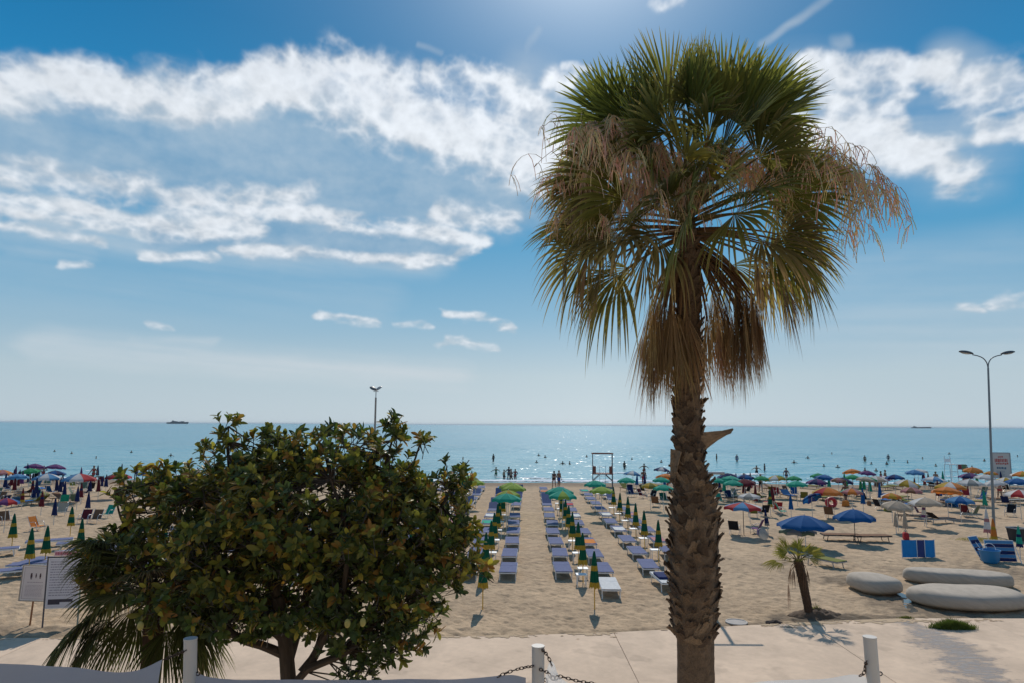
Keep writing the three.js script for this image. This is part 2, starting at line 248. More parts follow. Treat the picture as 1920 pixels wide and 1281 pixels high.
// sea
let seaH;
{
  const zs = []; for (let z = -70; z > -30000;) { zs.push(z); z -= Math.max(0.22, (-z - 60) * 0.018); }
  const NX = 300, xs = zs.map(z => Array.from({ length: NX + 1 }, (_, i) => (i / NX * 2 - 1) * (-z * 1.0 + 60)));
  const TILE = 64;
  seaH = (x, z) => {
    const D = -z, near = sst(70, 80, D), k = 1 - sst(120, 420, D);
    if (k <= 0) return -0.16;
    const w = 1.6 * fbm(x * 0.03, 1, z * 0.05, 2);
    const swell = 0.07 * Math.sin(D * 0.75 + w * 3) * sst(0.0, 0.5, fbm(x * 0.05, 3, z * 0.02, 2) + 0.25);
    const chop = 0.06 * fbm(x * 0.35, 4, z * 0.7, 3);
    return -0.16 + near * k * (swell + chop);
  };
  const g = gridGeo(xs, zs, seaH, TILE);
  const NT = 1024, hgt = new Float32Array(NT * NT);
  for (let j = 0; j < NT; j++) for (let i = 0; i < NT; i++) { const u = i / NT, v = j / NT; hgt[j * NT + i] = 1.05 * wfbm(u, v, 14, 2, 3) + 0.55 * wfbm(u, v, 40, 2, 9) + 0.28 * wfbm(u, v, 110, 2, 15); }
  const nm = new Uint8Array(NT * NT * 4), sc = NT / TILE;
  for (let j = 0; j < NT; j++) for (let i = 0; i < NT; i++) {
    const at = (a, b) => hgt[((b + NT) % NT) * NT + (a + NT) % NT];
    const dx = (at(i + 1, j) - at(i - 1, j)) * 0.5 * sc * 0.25, dy = (at(i, j + 1) - at(i, j - 1)) * 0.5 * sc * 0.36, l = 1 / Math.hypot(dx, dy, 1), k = (j * NT + i) * 4;
    nm[k] = (-dx * l * 0.5 + 0.5) * 255; nm[k + 1] = (-dy * l * 0.5 + 0.5) * 255; nm[k + 2] = (l * 0.5 + 0.5) * 255; nm[k + 3] = 255;
  }
  const nt = new THREE.DataTexture(nm, NT, NT); nt.wrapS = nt.wrapT = THREE.RepeatWrapping; nt.magFilter = nt.minFilter = THREE.LinearFilter; nt.needsUpdate = true;
  const c = new Float32Array(g.attributes.position.count * 3);
  for (let k = 0; k < c.length / 3; k++) { const x = g.attributes.position.getX(k), z = g.attributes.position.getZ(k), D = -z; const n = 1 + 0.22 * fbm(x * 0.006, 2, z * 0.012, 3) + 0.10 * fbm(x * 0.03, 6, z * 0.09, 2), s = 1 - sst(74, 260, D); c[k * 3] = n * (1 + 0.9 * s); c[k * 3 + 1] = n * (1 + 0.16 * s); c[k * 3 + 2] = n * (1 + 0.04 * s); }
  g.setAttribute('color', new THREE.BufferAttribute(c, 3));
  structure('sea', g, new THREE.MeshStandardMaterial({ color: rgb(0.035, 0.25, 0.33), roughness: 0.22, normalMap: nt, vertexColors: true }));
}
// terrace below the camera, on which the post fence stands
structure('terrace', (() => { const g = box(34, 2.5, 15.4, 0, 1.26, -0.35, 0.03); return g; })(), mat(rgb(0.55, 0.5, 0.44), { roughness: 0.9 }));

// unseen facade added behind the terrace to throw warm light on the shaded sides
{
  const t = thing('added_fill_facade', 'added unseen facade behind the terrace, returning warm light to the shaded sides', 'building', V(0, 0, 7.5));
  const wm = mat(rgb(0.60, 0.475, 0.345), { roughness: 0.95 });
  const cols = [-18, -13.5, -9, -4.5, 0, 4.5, 9, 13.5, 18], ww = 1.5, wh = 1.7, floors = [3.9, 7.2, 10.5];
  const sh = new THREE.Shape([[-22, 0], [22, 0], [22, 14], [-22, 14]].map(q => new THREE.Vector2(...q)));
  for (const y of floors) for (const x of cols) sh.holes.push(new THREE.Path([[x - ww / 2, y], [x - ww / 2, y + wh], [x + ww / 2, y + wh], [x + ww / 2, y]].map(q => new THREE.Vector2(...q))));
  part('wall', new THREE.ExtrudeGeometry(sh, { depth: 0.4, bevelEnabled: false }), wm, t);
  part('parapet', box(44.4, 0.5, 0.7, 0, 14.25, 0.1), wm, t);
  for (const y of floors) for (const x of cols) { const w = part('window', [box(ww - 0.01, 0.08, 0.1, x, y + 0.041, 0.2), box(ww - 0.01, 0.08, 0.1, x, y + wh - 0.041, 0.2), box(0.08, wh - 0.17, 0.1, x - ww / 2 + 0.045, y + wh / 2, 0.2), box(0.08, wh - 0.17, 0.1, x + ww / 2 - 0.045, y + wh / 2, 0.2)], mat(rgb(0.7, 0.7, 0.68)), t); part('pane', box(ww - 0.17, wh - 0.17, 0.02, x, y + wh / 2, 0.22), mat(rgb(0.05, 0.06, 0.07), { roughness: 0.1 }), w); part('sill', box(ww + 0.2, 0.06, 0.2, x, y - 0.032, -0.08), mat(rgb(0.6, 0.56, 0.5)), w); }
}
// ---------------------------------------------------------------- palms
// one fan frond: origin where the stalk leaves the trunk, +x outwards, y up. Returns one geometry with vertex colours.
function fanFrond(o) {
  const { stalk = 1.3, start = 0.5, sag = 0.3, blade = 0.95, n = 34, spread = 2.0, droop = 0.35, fold = 0.25, tipDroop = 0.3, col, tip, stalkCol, width = 0.03, ragged = 0.1, dead = 0, bladeAng = null, twist = 0, r } = o;
  const P = [], C = [], I = [];
  const put = (v, c) => { P.push(v.x, v.y, v.z); C.push(c[0], c[1], c[2]); return P.length / 3 - 1; };
  const mixc = (a, b, t) => [lerp(a[0], b[0], t), lerp(a[1], b[1], t), lerp(a[2], b[2], t)];
  // stalk: a flat three-sided bar that sags
  let pos = V(0, 0, 0), ang = start, prev = null; const seg = 8, dirs = [];
  for (let k = 0; k <= seg; k++) {
    const w = width * lerp(1.5, 0.55, k / seg), d = V(Math.cos(ang), Math.sin(ang), 0), u = V(-d.y, d.x, 0);
    const row = [put(pos.clone().add(V(0, 0, w)).addScaledVector(u, w * 0.3), stalkCol), put(pos.clone().addScaledVector(u, -w * 0.6), stalkCol), put(pos.clone().add(V(0, 0, -w)).addScaledVector(u, w * 0.3), stalkCol)];
    if (prev) for (let q = 0; q < 3; q++) { const a = prev[q], b = prev[(q + 1) % 3], c = row[q], e = row[(q + 1) % 3]; I.push(a, c, b, b, c, e); }
    prev = row; dirs.push(d);
    if (k < seg) { pos = pos.clone().addScaledVector(d, stalk / seg); ang -= sag / seg; }
  }
  if (bladeAng !== null) ang = bladeAng;
  const t = V(Math.cos(ang), Math.sin(ang), 0), up = V(-t.y, t.x, 0).applyAxisAngle(t, twist), side = V(0, 0, 1).applyAxisAngle(t, twist);
  const dphi = 2 * spread / n;
  for (let i = 0; i < n; i++) {
    const phi = -spread + dphi * (i + 0.5), lift = fold * Math.abs(Math.sin(phi)) + 0.04 * Math.sin(i * 2.1) ;
    const L = blade * (0.72 + 0.28 * Math.cos(phi * 0.55)) * rr(1 - ragged, 1 + ragged * 0.4, r), jig = rr(-0.03, 0.03, r) * (1 + dead * 3), tw = rr(-0.25, 0.25, r) * (0.4 + dead);
    const shade_ = rr(0.72, 1.2, r), green = mixc(col, tip, rr(0, 0.18, r) + dead * rr(0, 0.5, r)), tipT = rr(0.5, 1, r);
    const dd = t.clone().multiplyScalar(Math.cos(phi + jig)).addScaledVector(side, Math.sin(phi + jig)).addScaledVector(up, lift).normalize();
    const across = V().crossVectors(dd, up).normalize().applyAxisAngle(dd, tw);
    const nn = V().crossVectors(across, dd).normalize();
    const st = [0.02, 0.28, 0.54, 0.68, 0.8, 0.91, 1]; let last = null;
    const myDroop = droop * rr(0.8, 1.25, r), myTip = tipDroop * rr(0.5, 1.6, r);
    for (let k = 0; k < st.length; k++) {
      const s = st[k], q = s * L, half = s < 0.55 ? q * Math.tan(dphi / 2) * 1.04 : 0.55 * L * Math.tan(dphi / 2) * 1.04 * Math.pow((1 - s) / 0.45, 0.85) * (s < 1 ? 1 : 0);
      const v = pos.clone().addScaledVector(dd, q); v.y -= myDroop * s * s * L + myTip * Math.max(0, s - 0.42) ** 2 * L * 2.6; v.x -= dd.x * (myDroop * 0.25 * s * s * L + myTip * Math.max(0, s - 0.45) ** 2 * L); v.z -= dd.z * (myDroop * 0.25 * s * s * L + myTip * Math.max(0, s - 0.45) ** 2 * L);
      const c = mixc(green, tip, sst(0.45, 1.05, s) * tipT).map(x => x * shade_);
      const row = s < 1 ? [put(v.clone().addScaledVector(across, half).addScaledVector(nn, half * 0.35), c), put(v.clone().addScaledVector(nn, -half * 0.3), c), put(v.clone().addScaledVector(across, -half).addScaledVector(nn, half * 0.35), c)] : [put(v, c)];
      if (last) { if (row.length === 3) for (let e = 0; e < 2; e++) I.push(last[e], row[e], last[e + 1], last[e + 1], row[e], row[e + 1]); else I.push(last[0], row[0], last[1], last[1], row[0], last[2]); }
      last = row;
    }
  }
  const g = new THREE.BufferGeometry(); g.setAttribute('position', new THREE.Float32BufferAttribute(P, 3)); g.setAttribute('color', new THREE.Float32BufferAttribute(C, 3)); g.setIndex(I); g.computeVertexNormals();
  return g;
}
const leafMat = (t = 0.42, o = {}) => new THREE.MeshPhysicalMaterial({ color: 0xffffff, vertexColors: true, roughness: 1, transmission: t, thickness: 0, side: THREE.DoubleSide, specularIntensity: 0.25, ...o });
const M_FROND = leafMat(0.5), M_DRY = leafMat(0.4);
const GREEN = [0.10, 0.125, 0.022], GREEN2 = [0.165, 0.18, 0.03], YELLOW = [0.32, 0.28, 0.04], TAN = [0.46, 0.29, 0.135], BROWN = [0.27, 0.155, 0.075], STALK = [0.20, 0.19, 0.06];
function barkTex(seed) { return dataTex(256, (u, v) => { const a = wfbm(u, v, 10, 5, seed, 0.6), b = wfbm(u * 1, v, 40, 3, seed + 20); const t = 0.62 + 0.6 * (a - 0.5) + 0.35 * (b - 0.5); return [t, t * 0.98, t * 0.95]; }); }
const BARK = barkTex(11);
function placeFrond(parent, name, geo, m, h, az, roll = 0, rad = 0.1) { const f = part(name, geo, m, parent); f.rotation.order = 'YXZ'; f.rotation.set(roll, -az, 0); f.position.set(Math.cos(az) * rad, h, Math.sin(az) * rad); return f; }

// the tall fan palm
{
  const D = 9.2, base = deep(1305, 1281, D), x0 = base.x, K = D / FOCAL;
  const t = thing('palm_tree', 'tall fan palm with shaggy brown skirt and tan flower sprays, rising beside the chained posts', 'palm tree', V(x0, 0, -D));
  const hAt = py => deep(1300, py, D).y, xAt = (px, py) => deep(px, py, D).x - x0;
  // trunk: outline read from the photo as widths, turned into radii
  const prof = [[0, 0, 0.27], [hAt(1281), 0, 0.232], [hAt(1200), xAt(1304, 1200), 0.232], [hAt(1180), xAt(1302, 1180), 0.262], [hAt(1080), xAt(1302, 1080), 0.30], [hAt(980), xAt(1302, 980), 0.305], [hAt(925), xAt(1300, 925), 0.255], [hAt(870), xAt(1294, 870), 0.185], [hAt(770), xAt(1289, 770), 0.165], [hAt(650), xAt(1290, 650), 0.165], [hAt(480), xAt(1291, 480), 0.135], [hAt(420), xAt(1290, 420), 0.10], [hAt(385), xAt(1290, 385), 0.04]];
  const axis = h => { let i = 0; while (i < prof.length - 2 && h > prof[i + 1][0]) i++; const a = prof[i], b = prof[i + 1], q = clamp((h - a[0]) / (b[0] - a[0])); return [lerp(a[1], b[1], q), lerp(a[2], b[2], q)]; };
  const rows = 150, cols = 40, top = prof[prof.length - 1][0], P = [], U = [], I = [];
  for (let j = 0; j <= rows; j++) for (let i = 0; i <= cols; i++) { const h = top * j / rows, [ax, rad] = axis(h), a = i / cols * Math.PI * 2, rg = h < hAt(1200) ? 0.012 : 0.03, q = rad + rg * fbm(Math.cos(a) * 3, h * (h < hAt(1200) ? 9 : 5), Math.sin(a) * 3, 3); P.push(ax + Math.cos(a) * q, h, Math.sin(a) * q); U.push(i / cols * 3, h * 1.6); if (i && j) { const k = j * (cols + 1) + i; I.push(k - cols - 2, k - 1, k - cols - 1, k - cols - 1, k - 1, k); } }
  const tg = new THREE.BufferGeometry(); tg.setAttribute('position', new THREE.Float32BufferAttribute(P, 3)); tg.setAttribute('uv', new THREE.Float32BufferAttribute(U, 2)); tg.setIndex(I); tg.computeVertexNormals();
  const trunk = part('trunk', tg, mat(rgb(0.20, 0.135, 0.085), { roughness: 1, map: BARK, bumpMap: BARK, bumpScale: 0.03 }), t);
  // old leaf bases: split woody wedges that point up and out
  const bootMats = [[0.25, 0.165, 0.10], [0.17, 0.11, 0.068], [0.33, 0.23, 0.145], [0.12, 0.078, 0.05]].map(c => mat(rgb(...c), { roughness: 1, map: BARK, bumpMap: BARK, bumpScale: 0.02 }));
  const r = rng(91);
  const boot = (w, h, out, th, tipW = 0.42) => { // a cupped wedge with a ragged, notched tip
    const pts = [], idx = [], n = 6, m = 5, uv = [];
    for (let s = 0; s < 2; s++) for (let j = 0; j <= m; j++) for (let i = 0; i <= n; i++) {
      const u = i / n * 2 - 1, v = j / m, ww = w * lerp(1.0, tipW, v ** 0.8), notch = j === m ? rr(-0.10, 0.10, r) - 0.06 * (1 - Math.abs(u)) : 0;
      pts.push(u * ww * 0.5, v * h + notch * h * 1.2, out * v ** 1.15 - 0.05 * w * 3 * u * u * (1 - v * 0.5) + (s ? -th * lerp(1, 0.4, v) : 0) + rr(-0.004, 0.004, r)); uv.push(u * 0.5 + r() * 0.01, v);
    }
    const N = (n + 1) * (m + 1);
    for (let j = 1; j <= m; j++) for (let i = 1; i <= n; i++) { const k = j * (n + 1) + i; idx.push(k - n - 2, k - n - 1, k - 1, k - n - 1, k, k - 1); const q = k + N; idx.push(q - n - 2, q - 1, q - n - 1, q - n - 1, q - 1, q); }
    for (let i = 1; i <= n; i++) { const k = m * (n + 1) + i; idx.push(k - 1, k, k - 1 + N, k, k + N, k - 1 + N); }
    for (let j = 1; j <= m; j++) for (const e of [0, n]) { const k = j * (n + 1) + e; idx.push(k - n - 1, k, k - n - 1 + N, k, k + N, k - n - 1 + N); }
    const g = new THREE.BufferGeometry(); g.setAttribute('position', new THREE.Float32BufferAttribute(pts, 3)); g.setAttribute('uv', new THREE.Float32BufferAttribute(uv, 2)); g.setIndex(idx); return clean(g);
  };
  const variants = []; for (let k = 0; k < 10; k++) { const g = boot(rr(0.19, 0.27, r), rr(0.11, 0.17, r), rr(0.04, 0.085, r), 0.02); g.computeVertexNormals(); variants.push(g); }
  const hLow = hAt(1192), hHigh = hAt(770); let count = 0; const upper = [];
  const ring = (h, nB, fn) => { const off = r() * 6.28; for (let i = 0; i < nB; i++) fn(h + rr(-0.035, 0.035, r), off + i / nB * Math.PI * 2 + rr(-0.12, 0.12, r)); };
  const nR = 33;
  for (let j = 0; j < nR; j++) ring(lerp(hLow - 0.06, hHigh, j / (nR - 1)), 9, (h, a) => {
    const [ax, rad] = axis(h + 0.05), g = variants[Math.floor(r() * variants.length)], b = part('leaf_base', g, bootMats[Math.floor(r() * 4)], trunk);
    b.rotation.order = 'YXZ'; b.rotation.set(rr(-0.15, 0.28, r), Math.PI / 2 - a + rr(-0.3, 0.3, r), rr(-0.45, 0.45, r)); b.position.set(ax + Math.cos(a) * (rad - 0.01), h, Math.sin(a) * (rad - 0.01)); b.scale.set(rr(0.7, 1.15, r), rr(0.6, 1.4, r), rr(0.7, 1.25, r)); count++;
  });
  for (let j = 0; j < 26; j++) ring(lerp(hHigh + 0.05, hAt(450), j / 25), 7, (h, a) => { const [ax, rad] = axis(h), g = variants[Math.floor(r() * variants.length)].clone(), m4 = new THREE.Matrix4().compose(V(ax + Math.cos(a) * (rad - 0.01), h, Math.sin(a) * (rad - 0.01)), new THREE.Quaternion().setFromEuler(new THREE.Euler(rr(0.0, 0.35, r), Math.PI / 2 - a, rr(-0.2, 0.2, r), 'YXZ')), V(0.75, 1.1, 0.65)); g.applyMatrix4(m4); upper.push(g); });
  const up = part('upper_leaf_bases', join(upper), bootMats[0], trunk); up.userData.kind = 'stuff';
  // two large torn bases below the skirt
  const bigA = boot(0.40, 0.44, 0.22, 0.03, 0.06), bigB = boot(0.2, 0.42, 0.05, 0.02); bigA.computeVertexNormals(); bigB.computeVertexNormals();
  { const b = part('torn_leaf_base', bigA, bootMats[2], trunk), h = hAt(836), [ax, rad] = axis(h); b.rotation.order = 'YXZ'; b.rotation.set(0.25, Math.PI / 2 - 0.9, -0.95); b.position.set(ax + Math.cos(0.75) * rad * 0.85, h, Math.sin(0.75) * rad * 0.85); }
  { const b = part('torn_leaf_base', bigA, bootMats[1], trunk), h = hAt(825), [ax, rad] = axis(h); b.rotation.order = 'YXZ'; b.rotation.set(0.2, Math.PI / 2 - 1.7, -0.2); b.position.set(ax + Math.cos(1.7) * rad * 0.8, h, Math.sin(1.7) * rad * 0.8); b.scale.setScalar(0.8); }
  { const b = part('torn_leaf_base', bigB, bootMats[2], trunk), h = hAt(838), [ax, rad] = axis(h); b.rotation.order = 'YXZ'; b.rotation.set(Math.PI * 0.93, Math.PI / 2 - 2.6, 0.15); b.position.set(ax + Math.cos(2.6) * (rad + 0.02), h - 0.05, Math.sin(2.6) * (rad + 0.02)); }

  const crownH = hAt(430), cx = xAt(1290, 430), crown = new THREE.Group(); crown.name = 'crown'; crown.position.set(cx, 0, 0); t.add(crown);
  // a frond reaches from the crown's heart to its hub (photo x, y, metres towards the camera), then the fan opens outwards
  const heart = V(0, hAt(425), 0);
  const toHub = (px, py, dz) => { const p = deep(px, py, D); return V(p.x - x0 - cx, p.y, dz); };
  const frondTo = (name, px, py, dz, o, m) => {
    const h = toHub(px, py, dz), from = heart.clone(); from.y += clamp((h.y - heart.y) * 0.22, -0.25, 0.35); const v = h.clone().sub(from), flat = Math.hypot(v.x, v.z), len = v.length(), el = Math.atan2(v.y, flat), sag = o.sag ?? 0.25;
    const g = fanFrond({ stalk: len * 1.01, start: el + sag * 0.5, sag, stalkCol: STALK, r, ...o }), f = part(name, g, m, crown), az = Math.atan2(v.z, v.x);
    f.rotation.order = 'YXZ'; f.rotation.set(o.roll ?? 0, -az, 0); f.position.copy(from); return f;
  };
  const greens = [];
  for (const q of [[1235, 215, 0.1], [1292, 196, -0.2], [1345, 208, 0.2], [1200, 250, -0.3], [1392, 240, -0.1], [1262, 240, 0.5], [1322, 246, 0.55], [1300, 230, -0.6], [1240, 245, -0.7], [1372, 262, -0.7], [1190, 222, 0.15], [1415, 195, 0.1], [1346, 172, -0.1], [1290, 262, 0.75], [1225, 268, 0.7], [1350, 270, 0.7], [1180, 262, 0.4], [1400, 262, 0.45]]) greens.push([...q, 0]);
  for (const q of [[1160, 272, 0.1], [1140, 315, -0.4], [1458, 312, -0.3], [1196, 306, 0.6], [1400, 300, 0.65], [1180, 290, -0.8], [1420, 290, -0.8], [1160, 262, 0.5], [1240, 305, 0.95], [1345, 310, 0.95]]) greens.push([...q, 1]);
  for (const q of [[1112, 372, 0.15], [1100, 402, -0.3], [1140, 382, -0.7], [1462, 352, 0.1], [1476, 388, -0.35], [1440, 402, 0.6], [1150, 410, 0.6], [1372, 402, 0.85], [1230, 420, 0.9], [1120, 350, 0.4]]) greens.push([...q, 2]);
  for (const q of [[1118, 448, 0.2], [1102, 476, -0.2], [1160, 468, 0.55], [1190, 486, -0.5], [1452, 446, 0.3], [1478, 462, -0.1], [1430, 486, 0.5], [1408, 478, -0.6], [1385, 478, 0.7], [1216, 478, 0.75], [1445, 505, 0.0], [1170, 512, 0.0]]) greens.push([...q, 3]);
  for (const q of [[1262, 350, 1.05], [1318, 345, 1.1], [1292, 400, 1.15], [1250, 455, 1.0], [1335, 450, 1.05], [1205, 360, 0.8], [1385, 350, 0.85], [1270, 300, 0.9]]) greens.push([...q, 2]);
  for (const [px, py, dz, k] of greens) {
    const old = [0, 0.12, 0.4, 0.75][k] * rr(0.6, 1.3, r), warm = clamp(rr(-0.3, 0.5, r) + old * 0.7), y = r(), bc = y > 0.9 && k > 1 ? YELLOW : y > 0.45 ? GREEN2 : GREEN;
    frondTo('frond', px + rr(-8, 8, r), py + rr(-8, 8, r), dz, { sag: [0.12, 0.22, 0.28, 0.36][k], blade: rr(0.92, 1.12, r) * [1.08, 1, 0.95, 0.95][k], n: 32 + Math.floor(r() * 10), spread: [1.35, 1.5, 1.6, 1.45][k] * rr(0.85, 1.12, r), droop: [0.03, 0.06, 0.1, 0.16][k] * rr(0.6, 1.5, r), fold: rr(0.05, 0.4, r), tipDroop: [0.05, 0.1, 0.16, 0.24][k] * rr(0.4, 1.7, r), roll: rr(-0.2, 0.2, r), twist: (r() < 0.5 ? -1 : 1) * rr(...[[0.8, 1.5], [0.6, 1.4], [0.4, 1.2], [0.2, 1.0]][k], r), col: [0, 1, 2].map(c => lerp(bc[c], BROWN[c], warm * 0.4 * old)), tip: [0, 1, 2].map(c => lerp(GREEN2[c] * 1.5, TAN[c], warm)), stalkCol: [0, 1, 2].map(c => lerp(STALK[c], BROWN[c], old)), ragged: 0.08 + old * 0.16, dead: old * 0.3 }, M_FROND);
  }
  // withered fans hanging among the lower green ones
  for (const [px, py, dz] of [[1090, 500, 0.1], [1118, 520, 0.3], [1060, 470, -0.2], [1140, 500, -0.3], [1500, 500, 0], [1478, 520, 0.2], [1440, 520, 0.4], [1210, 500, 0.7], [1370, 500, 0.75], [1480, 330, 0.3], [1510, 300, 0], [1120, 330, 0.5]])
    frondTo('withered_frond', px + rr(-10, 10, r), py + rr(-10, 10, r), dz, { sag: 0.7, blade: rr(0.7, 0.95, r), n: 30, spread: rr(0.4, 0.8, r), bladeAng: -rr(1.2, 1.5, r), droop: 0.1, fold: rr(0.1, 0.4, r), tipDroop: 0.15, col: [0, 1, 2].map(c => lerp(GREEN[c], BROWN[c], rr(0.2, 0.9, r))), tip: TAN.map(x => x * rr(0.6, 0.9, r)), stalkCol: BROWN, dead: 0.7, ragged: 0.25, width: 0.02, roll: rr(-0.3, 0.3, r) }, M_FROND);
  // dead fronds: two hanging bunches beside the trunk
  const dead = []; for (let k = 0; k < 34; k++) dead.push([rr(1216, 1284, r), rr(545, 625, r), rr(-0.2, 0.4, r)]); for (let k = 0; k < 36; k++) dead.push([rr(1328, 1415, r), rr(520, 620, r), rr(-0.2, 0.4, r)]); for (let k = 0; k < 6; k++) dead.push([rr(1260, 1350, r), rr(540, 600, r), rr(-0.35, -0.2, r)]);
  for (const [px, py, dz] of dead) { const c = r() < 0.55 ? BROWN : TAN, kk = rr(0.7, 1.15, r); frondTo('dead_frond', px, py, dz, { sag: 0.5, blade: rr(0.9, 1.2, r) * (py > 590 ? 0.9 : 1), n: 28, spread: rr(0.22, 0.42, r), bladeAng: -rr(1.42, 1.66, r), droop: 0.05, fold: rr(0, 0.2, r), tipDroop: 0.05, col: c.map(x => x * kk), tip: TAN.map(x => x * kk * rr(0.8, 1.2, r)), stalkCol: BROWN, dead: 0.8, ragged: 0.3, width: 0.022, roll: rr(-0.12, 0.12, r) }, M_DRY); }
  // flower sprays: long arching stems with hanging, much-branched tan panicles
  const spray = (az, el, len, arch, density) => {
    const P = [], C = [], I = []; const ribbon = (pts, w0, w1, c) => { let last = null; pts.forEach((p, k) => { const w = lerp(w0, w1, k / (pts.length - 1)), a = P.length / 3; P.push(p.x - w, p.y, p.z, p.x + w * 0.5, p.y, p.z + w * 0.86, p.x + w * 0.5, p.y, p.z - w * 0.86); for (let q = 0; q < 3; q++) C.push(...c); if (last !== null) for (let q = 0; q < 3; q++) { const x = last + q, y = last + (q + 1) % 3, z = a + q, e = a + (q + 1) % 3; I.push(x, z, y, y, z, e); } last = a; }); };
    const dir0 = V(Math.cos(az) * Math.cos(el), Math.sin(el), Math.sin(az) * Math.cos(el)); const main = []; let p = V(0, 0, 0), d = dir0.clone(); const S = 16;
    for (let k = 0; k <= S; k++) { main.push(p.clone()); p.addScaledVector(d, len / S); d.y -= arch / S * (0.4 + 1.6 * (k / S)); d.normalize(); }
    const tk = rr(0.85, 1.15, r), tc = [0.74 * tk, 0.56 * tk, 0.345 * tk]; ribbon(main, 0.018, 0.005, [tc[0] * 0.7, tc[1] * 0.62, tc[2] * 0.55]);
    for (let k = 6; k <= S; k++) for (let b = 0; b < (density > 1 ? 2 : 1); b++) {
      const q = main[k], a2 = rr(0, 6.28, r), l2 = rr(0.35, 0.85, r) * (1.15 - k / S * 0.3), e2 = V(Math.cos(a2) * 0.7 + d.x * 0.4, rr(-0.2, 0.5, r), Math.sin(a2) * 0.7 + d.z * 0.4).normalize(), sub = []; let p2 = q.clone(), d2 = e2.clone();
      for (let m = 0; m < 7; m++) { sub.push(p2.clone()); p2.addScaledVector(d2, l2 / 6); d2.y -= 0.5; d2.normalize(); }
      ribbon(sub, 0.0075, 0.003, tc.map(x => x * 0.85));
      for (let f = 0; f < 13 * density; f++) { const s = sub[1 + Math.floor(r() * 6)], l3 = rr(0.15, 0.5, r), a3 = rr(0, 6.28, r), fil = []; let p3 = s.clone(), d3 = V(Math.cos(a3) * 0.5, rr(-0.6, 0.1, r), Math.sin(a3) * 0.5); for (let m = 0; m < 4; m++) { fil.push(p3.clone()); p3.addScaledVector(d3, l3 / 3); d3.y -= 0.9; d3.normalize(); } ribbon(fil, 0.0062, 0.004, tc.map(x => x * rr(0.8, 1.25, r))); }
    }
    const g = new THREE.BufferGeometry(); g.setAttribute('position', new THREE.Float32BufferAttribute(P, 3)); g.setAttribute('color', new THREE.Float32BufferAttribute(C, 3)); g.setIndex(I); g.computeVertexNormals(); return g;
  };
  const PI = Math.PI, sprays = [[2.72, 1.02, 2.4, 2.0, 2.0], [2.9, 0.85, 2.2, 1.9, 1.9], [2.5, 1.05, 2.2, 2.2, 2.0], [3.0, 0.55, 1.9, 1.7, 1.2], [2.35, 0.95, 1.9, 2.3, 1.5], [2.75, 0.5, 1.7, 1.8, 1.3], [3.25, 1.0, 2.7, 2.1, 0.35], [3.0, 1.12, 2.8, 2.2, 0.3], [2.15, 0.75, 1.5, 2.2, 0.9],
    [0.12, 0.8, 2.8, 1.75, 1.2], [-0.15, 0.55, 2.9, 1.6, 0.9], [0.45, 0.6, 2.6, 1.8, 1.3], [0.3, 0.7, 2.7, 1.9, 1.2], [0.3, 1.0, 2.5, 2.1, 0.7], [0.0, 0.9, 3.0, 2.0, 0.5], [0.7, 0.9, 2.0, 2.2, 0.8], [1.35, 1.1, 1.7, 3.0, 0.4], [1.7, 1.05, 1.5, 3.0, 0.4], [-1.2, 1.0, 2.2, 2.1, 0.6], [4.2, 0.9, 2.2, 2.1, 0.6]];
  for (const [a, e, l, ar, dn] of sprays) { const f = part('flower_spray', spray(a, e, l, ar, dn), M_DRY, crown); f.position.set(0, crownH + 0.25, 0); }
}

